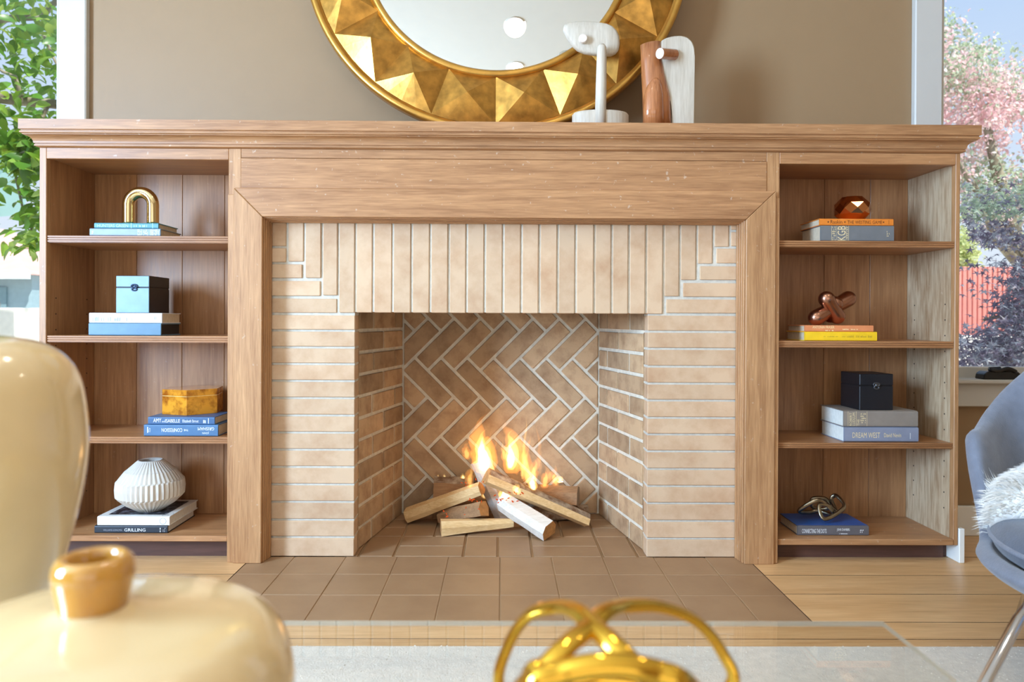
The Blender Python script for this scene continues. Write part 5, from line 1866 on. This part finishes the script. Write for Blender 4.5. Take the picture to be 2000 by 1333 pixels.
def leaf_mesh(name, L, W_, fold, mat, star=False):
    bm = bmesh.new()
    if star:
        c_ = bm.verts.new((0, 0, 0))
        vs = []
        for k in range(10):
            a = 2 * math.pi * k / 10
            r = L * (0.5 if k % 2 == 0 else 0.14)
            vs.append(bm.verts.new((r * math.cos(a), r * math.sin(a), -abs(r) * fold)))
        for k in range(10):
            bm.faces.new((c_, vs[k], vs[(k + 1) % 10]))
    else:
        pr = [(0, 0.02), (0.2, 0.32), (0.5, 0.5), (0.8, 0.32), (1.0, 0.02)]
        mid = [bm.verts.new((L * t_, 0, 0.10 * L * math.sin(t_ * 3.1))) for t_, w_ in pr]
        for sgn in (-1, 1):
            ed = [bm.verts.new((L * t_, sgn * W_ * w_, fold * W_ * w_ + 0.10 * L * math.sin(t_ * 3.1))) for t_, w_ in pr]
            for i in range(4):
                q = (mid[i], mid[i + 1], ed[i + 1], ed[i])
                bm.faces.new(q if sgn > 0 else q[::-1])
    me = bpy.data.meshes.new(name)
    bm.to_mesh(me); bm.free()
    me.materials.append(mat)
    for p in me.polygons: p.use_smooth = True
    return me
def leafM(name, c, trans, rough=0.35, rnd=0.2):
    m, n, l, out = new_mat(name)
    b = n.new('ShaderNodeBsdfPrincipled')
    b.inputs['Roughness'].default_value = rough
    tr = n.new('ShaderNodeBsdfTranslucent')
    mx = n.new('ShaderNodeMixShader')
    mx.inputs[0].default_value = 0.35
    oi = n.new('ShaderNodeObjectInfo')
    gm = n.new('ShaderNodeNewGeometry')
    ad = n.new('ShaderNodeMath'); ad.operation = 'ADD'
    l.new(oi.outputs['Random'], ad.inputs[0]); l.new(gm.outputs['Random Per Island'], ad.inputs[1])
    fr = n.new('ShaderNodeMath'); fr.operation = 'FRACT'
    l.new(ad.outputs[0], fr.inputs[0])
    mr = n.new('ShaderNodeMapRange')
    mr.inputs['To Min'].default_value = 1 - rnd; mr.inputs['To Max'].default_value = 1 + rnd
    l.new(fr.outputs[0], mr.inputs['Value'])
    hv = n.new('ShaderNodeHueSaturation'); hv.inputs['Color'].default_value = rgba(c)
    l.new(mr.outputs[0], hv.inputs['Value'])
    h2 = n.new('ShaderNodeHueSaturation'); h2.inputs['Color'].default_value = rgba(trans)
    l.new(mr.outputs[0], h2.inputs['Value'])
    l.new(hv.outputs[0], b.inputs['Base Color']); l.new(h2.outputs[0], tr.inputs[0])
    l.new(b.outputs[0], mx.inputs[1]); l.new(tr.outputs[0], mx.inputs[2]); l.new(mx.outputs[0], out.inputs[0])
    return m
def joined_leaves(name, me, mats_list, places, parent, matf):
    """Many leaves in one mesh."""
    vs, fs, mi = [], [], []
    base = [v.co.copy() for v in me.vertices]
    bf = [tuple(p.vertices) for p in me.polygons]
    for k, m in enumerate(places):
        o0 = len(vs)
        vs.extend([tuple(m @ c) for c in base])
        for f in bf:
            fs.append(tuple(i + o0 for i in f)); mi.append(matf(k, m))
    nm = bpy.data.meshes.new(name)
    nm.from_pydata(vs, [], fs)
    for m in mats_list: nm.materials.append(m)
    nm.polygons.foreach_set('material_index', mi)
    nm.update()
    o = bpy.data.objects.new(name, nm)
    COL.objects.link(o)
    adopt(o, parent)
    o['kind'] = 'stuff'
    return o
def rand_rot(rr, droop=0.5):
    return Matrix.Rotation(rr.uniform(0, 6.283), 4, 'Z') @ Matrix.Rotation(rr.gauss(0.25, droop), 4, 'Y') @ Matrix.Rotation(rr.gauss(0, 0.7), 4, 'X')
barkT = speckled('tree_bark', (122, 112, 92), (178, 172, 150), 8, 0.4, 0.7, 0.9, rnd=0.05)
# magnolia outside the left window
mg = thing('magnolia_tree', 'large green glossy leaved tree filling the left window', 'tree', (-5.6, 6.6, -0.15))
rr = random.Random(21)
def branch(pts, r0, r1, nm='branch'):
    bm = bmesh.new()
    n_ = len(pts)
    tube(bm, pts, [r0 + (r1 - r0) * i / (n_ - 1) for i in range(n_)], 8)
    return mesh_obj(nm, bm, barkT, mg, smooth=True)
branch([(-5.9, 6.6, -0.15), (-5.8, 6.5, 1.4), (-5.6, 6.3, 2.4), (-5.3, 6.2, 3.6), (-5.2, 6.1, 5.0)], 0.17, 0.06, 'trunk')
YL = 5.6
branch([P(-260, 330, 6.2), P(-80, 180, YL), P(30, 195, YL), P(120, 205, YL), P(240, 180, 5.4)], 0.06, 0.03)
branch([P(-200, 60, 6.0), P(-60, 45, YL), P(30, 35, YL), P(80, 34, YL), P(110, 2, YL), P(130, -60, 5.5)], 0.035, 0.018)
branch([P(30, 195, YL), P(40, 185, 5.5), P(30, 150, 5.5), P(5, 140, 5.5), P(-40, 100, 5.4)], 0.022, 0.008)
branch([P(70, 40, YL), P(88, 75, 5.55), P(108, 120, 5.5), P(125, 150, 5.5)], 0.014, 0.007)
branch([P(95, 203, YL), P(60, 280, 5.4), P(30, 340, 5.3), P(45, 410, 5.3), P(62, 450, 5.3)], 0.016, 0.006)
branch([P(60, 285, 5.4), P(80, 330, 5.3), P(95, 400, 5.3), P(60, 450, 5.25)], 0.010, 0.005)
mgM = [leafM('magnolia_leaf', (66, 116, 46), (150, 190, 60)), leafM('magnolia_leaf_light', (112, 156, 62), (196, 214, 90))]
L0 = [leaf_mesh('leaf', 0.135, 0.062, 0.25, m) for m in mgM]
pl = []
for k in range(2600):
    if k % 5 < 3:
        c_ = P(rr.uniform(-260, 210), rr.uniform(-190, 240), rr.uniform(5.0, 6.6))
    elif k % 5 == 3:
        c_ = Vector((rr.uniform(-7.5, -3.0), rr.uniform(5.6, 7.6), rr.uniform(2.2, 5.2)))
    else:
        y_ = rr.uniform(-60, 490)
        c_ = P(rr.gauss(58 if y_ < 400 else 62, 26), y_ if y_ > 250 else rr.uniform(250, 330), rr.uniform(5.0, 5.5))
    s_ = rr.uniform(0.75, 1.25)
    pl.append((Matrix.Translation(c_) @ rand_rot(rr) @ Matrix.Scale(s_, 4), c_))
def seen(c_):
    v = cam_rot.transposed() @ (c_ - Vector((0, 0, CAMZ)))
    px, py = 1000 + FPX * v.x / -v.z - SHX * 2000, 666.5 - FPX * v.y / -v.z + SHY * 2000
    return 0 < px < 120 and 0 < py < 520
vis = sorted([p for p in pl if seen(p[1])], key=lambda p: p[1].y)[:290]
ids = {id(p) for p in vis}
inv = Matrix.Translation((5.6, -6.6, 0.15))
for k, (m, c_) in enumerate(vis):
    o = bpy.data.objects.new('leaf', L0[1 if rr.random() < 0.35 else 0])
    COL.objects.link(o)
    o.parent = mg
    o.matrix_basis = inv @ m
rest = [p[0] for p in pl if id(p) not in ids]
joined_leaves('foliage', L0[0], mgM, rest, mg, lambda k, m: 1 if (k * 7) % 10 < 3 else 0)

# pink and white flowering tree outside the right window
ft = thing('flowering_tree', 'tall pale pink flowering tree outside the right window', 'tree', (6.9, 9.2, -0.15))
bm = bmesh.new(); tube(bm, [(6.9, 9.0, -0.15), (6.8, 9.0, 1.2), (6.4, 8.9, 2.2), (6.0, 8.7, 3.2)], [0.14, 0.12, 0.09, 0.04], 8); mesh_obj('trunk', bm, barkT, ft, smooth=True)
for e_ in ((5.4, 8.5, 2.9), (7.2, 9.2, 3.3), (5.6, 8.2, 2.1), (7.8, 8.8, 2.4)):
    bm = bmesh.new(); tube(bm, [(6.75, 9.0, 1.4), ((6.75 + e_[0]) / 2, 8.8, (1.6 + e_[2]) / 2), e_], [0.07, 0.05, 0.015], 7); mesh_obj('branch', bm, barkT, ft, smooth=True)
pk = [leafM('pink_blossom', (240, 206, 210), (248, 216, 218), 0.6, 0.12), leafM('pale_blossom', (242, 230, 224), (248, 236, 230), 0.6, 0.1), leafM('sage_leaf', (176, 192, 170), (200, 216, 180), 0.5, 0.2)]
L1 = leaf_mesh('blossom', 0.055, 0.04, 0.3, pk[0])
pl = []
clusters = []
for k in range(560):
    if k % 4:
        px = rr.uniform(1690, 2120)
        ytop = 40 + max(0, (px - 1850)) * 0.85
        py = rr.uniform(ytop, 425)
        if 1945 < px < 2030 and 230 < py < 330: continue
        clusters.append((P(px, py, rr.uniform(8.6, 9.6)), py))
    else:
        px = rr.uniform(2000, 2700); py = rr.uniform(100, 440)
        clusters.append((P(px, py, rr.uniform(8.6, 9.8)), py))
cm = []
for c_, py in clusters:
    kind = 2 if (py < 150 and rr.random() < 0.7) or (py > 330 and rr.random() < 0.65) or rr.random() < 0.12 else (0 if rr.random() < 0.55 else 1)
    for j in range(62):
        p = c_ + Vector((rr.gauss(0, 0.13), rr.gauss(0, 0.13), rr.gauss(0, 0.10)))
        pl.append(Matrix.Translation(p) @ rand_rot(rr, 0.9) @ Matrix.Scale(rr.uniform(0.6, 1.3), 4))
        cm.append(kind if rr.random() < 0.8 else rr.choice((0, 1, 2)))
joined_leaves('foliage', L1, pk, pl, ft, lambda k, m: cm[k])
# dark maple near the right window
mpT = thing('maple_tree', 'small dark purple leaved maple close to the right window', 'tree', (4.1, 5.0, -0.15))
mt = [leafM('maple_leaf', (98, 98, 118), (120, 108, 132), 0.45, 0.25), leafM('maple_leaf_grey', (126, 136, 150), (150, 152, 168), 0.4, 0.2), leafM('maple_leaf_green', (120, 140, 128), (160, 180, 150), 0.4, 0.2)]
for q in ([(4.15, 5.0, -0.15), (4.05, 5.0, 0.5), (3.8, 4.95, 1.0), (3.5, 4.8, 1.35)], [(4.05, 5.0, 0.5), (4.3, 5.1, 1.1), (4.5, 5.0, 1.7)], [(3.95, 5.0, 0.7), (3.6, 4.9, 0.85), (3.3, 4.8, 0.8)], [(4.1, 5.0, 0.3), (3.7, 5.0, 0.5), (3.35, 4.9, 0.55)]):
    bm = bmesh.new(); tube(bm, q, [0.035 - 0.026 * i / (len(q) - 1) for i in range(len(q))], 7); mesh_obj('branch' if q[0][2] > 0 else 'trunk', bm, barkT, mpT, smooth=True)
L2 = leaf_mesh('maple_leaf', 0.075, 0.04, 0.25, mt[0], star=True)
pl, cm = [], []
for k in range(5200):
    u_ = rr.random()
    if u_ < 0.62:
        px = rr.gauss(1985, 55); py = rr.uniform(500, 730)
        if py < 640 and px < 1945 - (py - 640) * 0.3 and rr.random() < 0.8: continue
    elif u_ < 0.72:
        px = rr.uniform(1870, 1990); py = rr.uniform(655, 735)
    elif u_ < 0.80:
        px = rr.uniform(1890, 2100); py = 455 + rr.gauss(0, 14) + (px - 1890) * 0.12
    elif u_ < 0.90:
        px = rr.uniform(1880, 2050); py = rr.gauss(395, 20)
    else:
        px = rr.uniform(2000, 2400); py = rr.uniform(380, 800)
    p = P(px, py, rr.uniform(4.4, 5.4))
    pl.append(Matrix.Translation(p) @ rand_rot(rr, 0.45) @ Matrix.Scale(rr.uniform(0.6, 1.25), 4))
    cm.append(2 if py < 430 and rr.random() < 0.7 else (0 if rr.random() < 0.6 else 1))
joined_leaves('foliage', L2, mt, pl, mpT, lambda k, m: cm[k])
# lime shrub behind the fence
ls = thing('lime_shrub', 'yellow green shrub showing above the red fence', 'shrub', (PX(1880, 7.8), 7.8, -0.15))
bm = bmesh.new(); tube(bm, [(PX(1870, 7.8), 7.8, -0.15), (PX(1875, 7.8), 7.8, 1.3)], [0.03, 0.01], 7); mesh_obj('stem', bm, barkT, ls)
pl = []
for k in range(900):
    p = P(rr.gauss(1878, 16), rr.gauss(500, 22), rr.uniform(7.6, 8.0))
    pl.append(Matrix.Translation(p) @ rand_rot(rr, 0.9) @ Matrix.Scale(rr.uniform(0.7, 1.4), 4))
lm = [leafM('lime_leaf', (204, 214, 160), (226, 234, 170), 0.5, 0.15)]
joined_leaves('foliage', leaf_mesh('shrub_leaf', 0.06, 0.04, 0.3, lm[0]), lm, pl, ls, lambda k, m: 0)
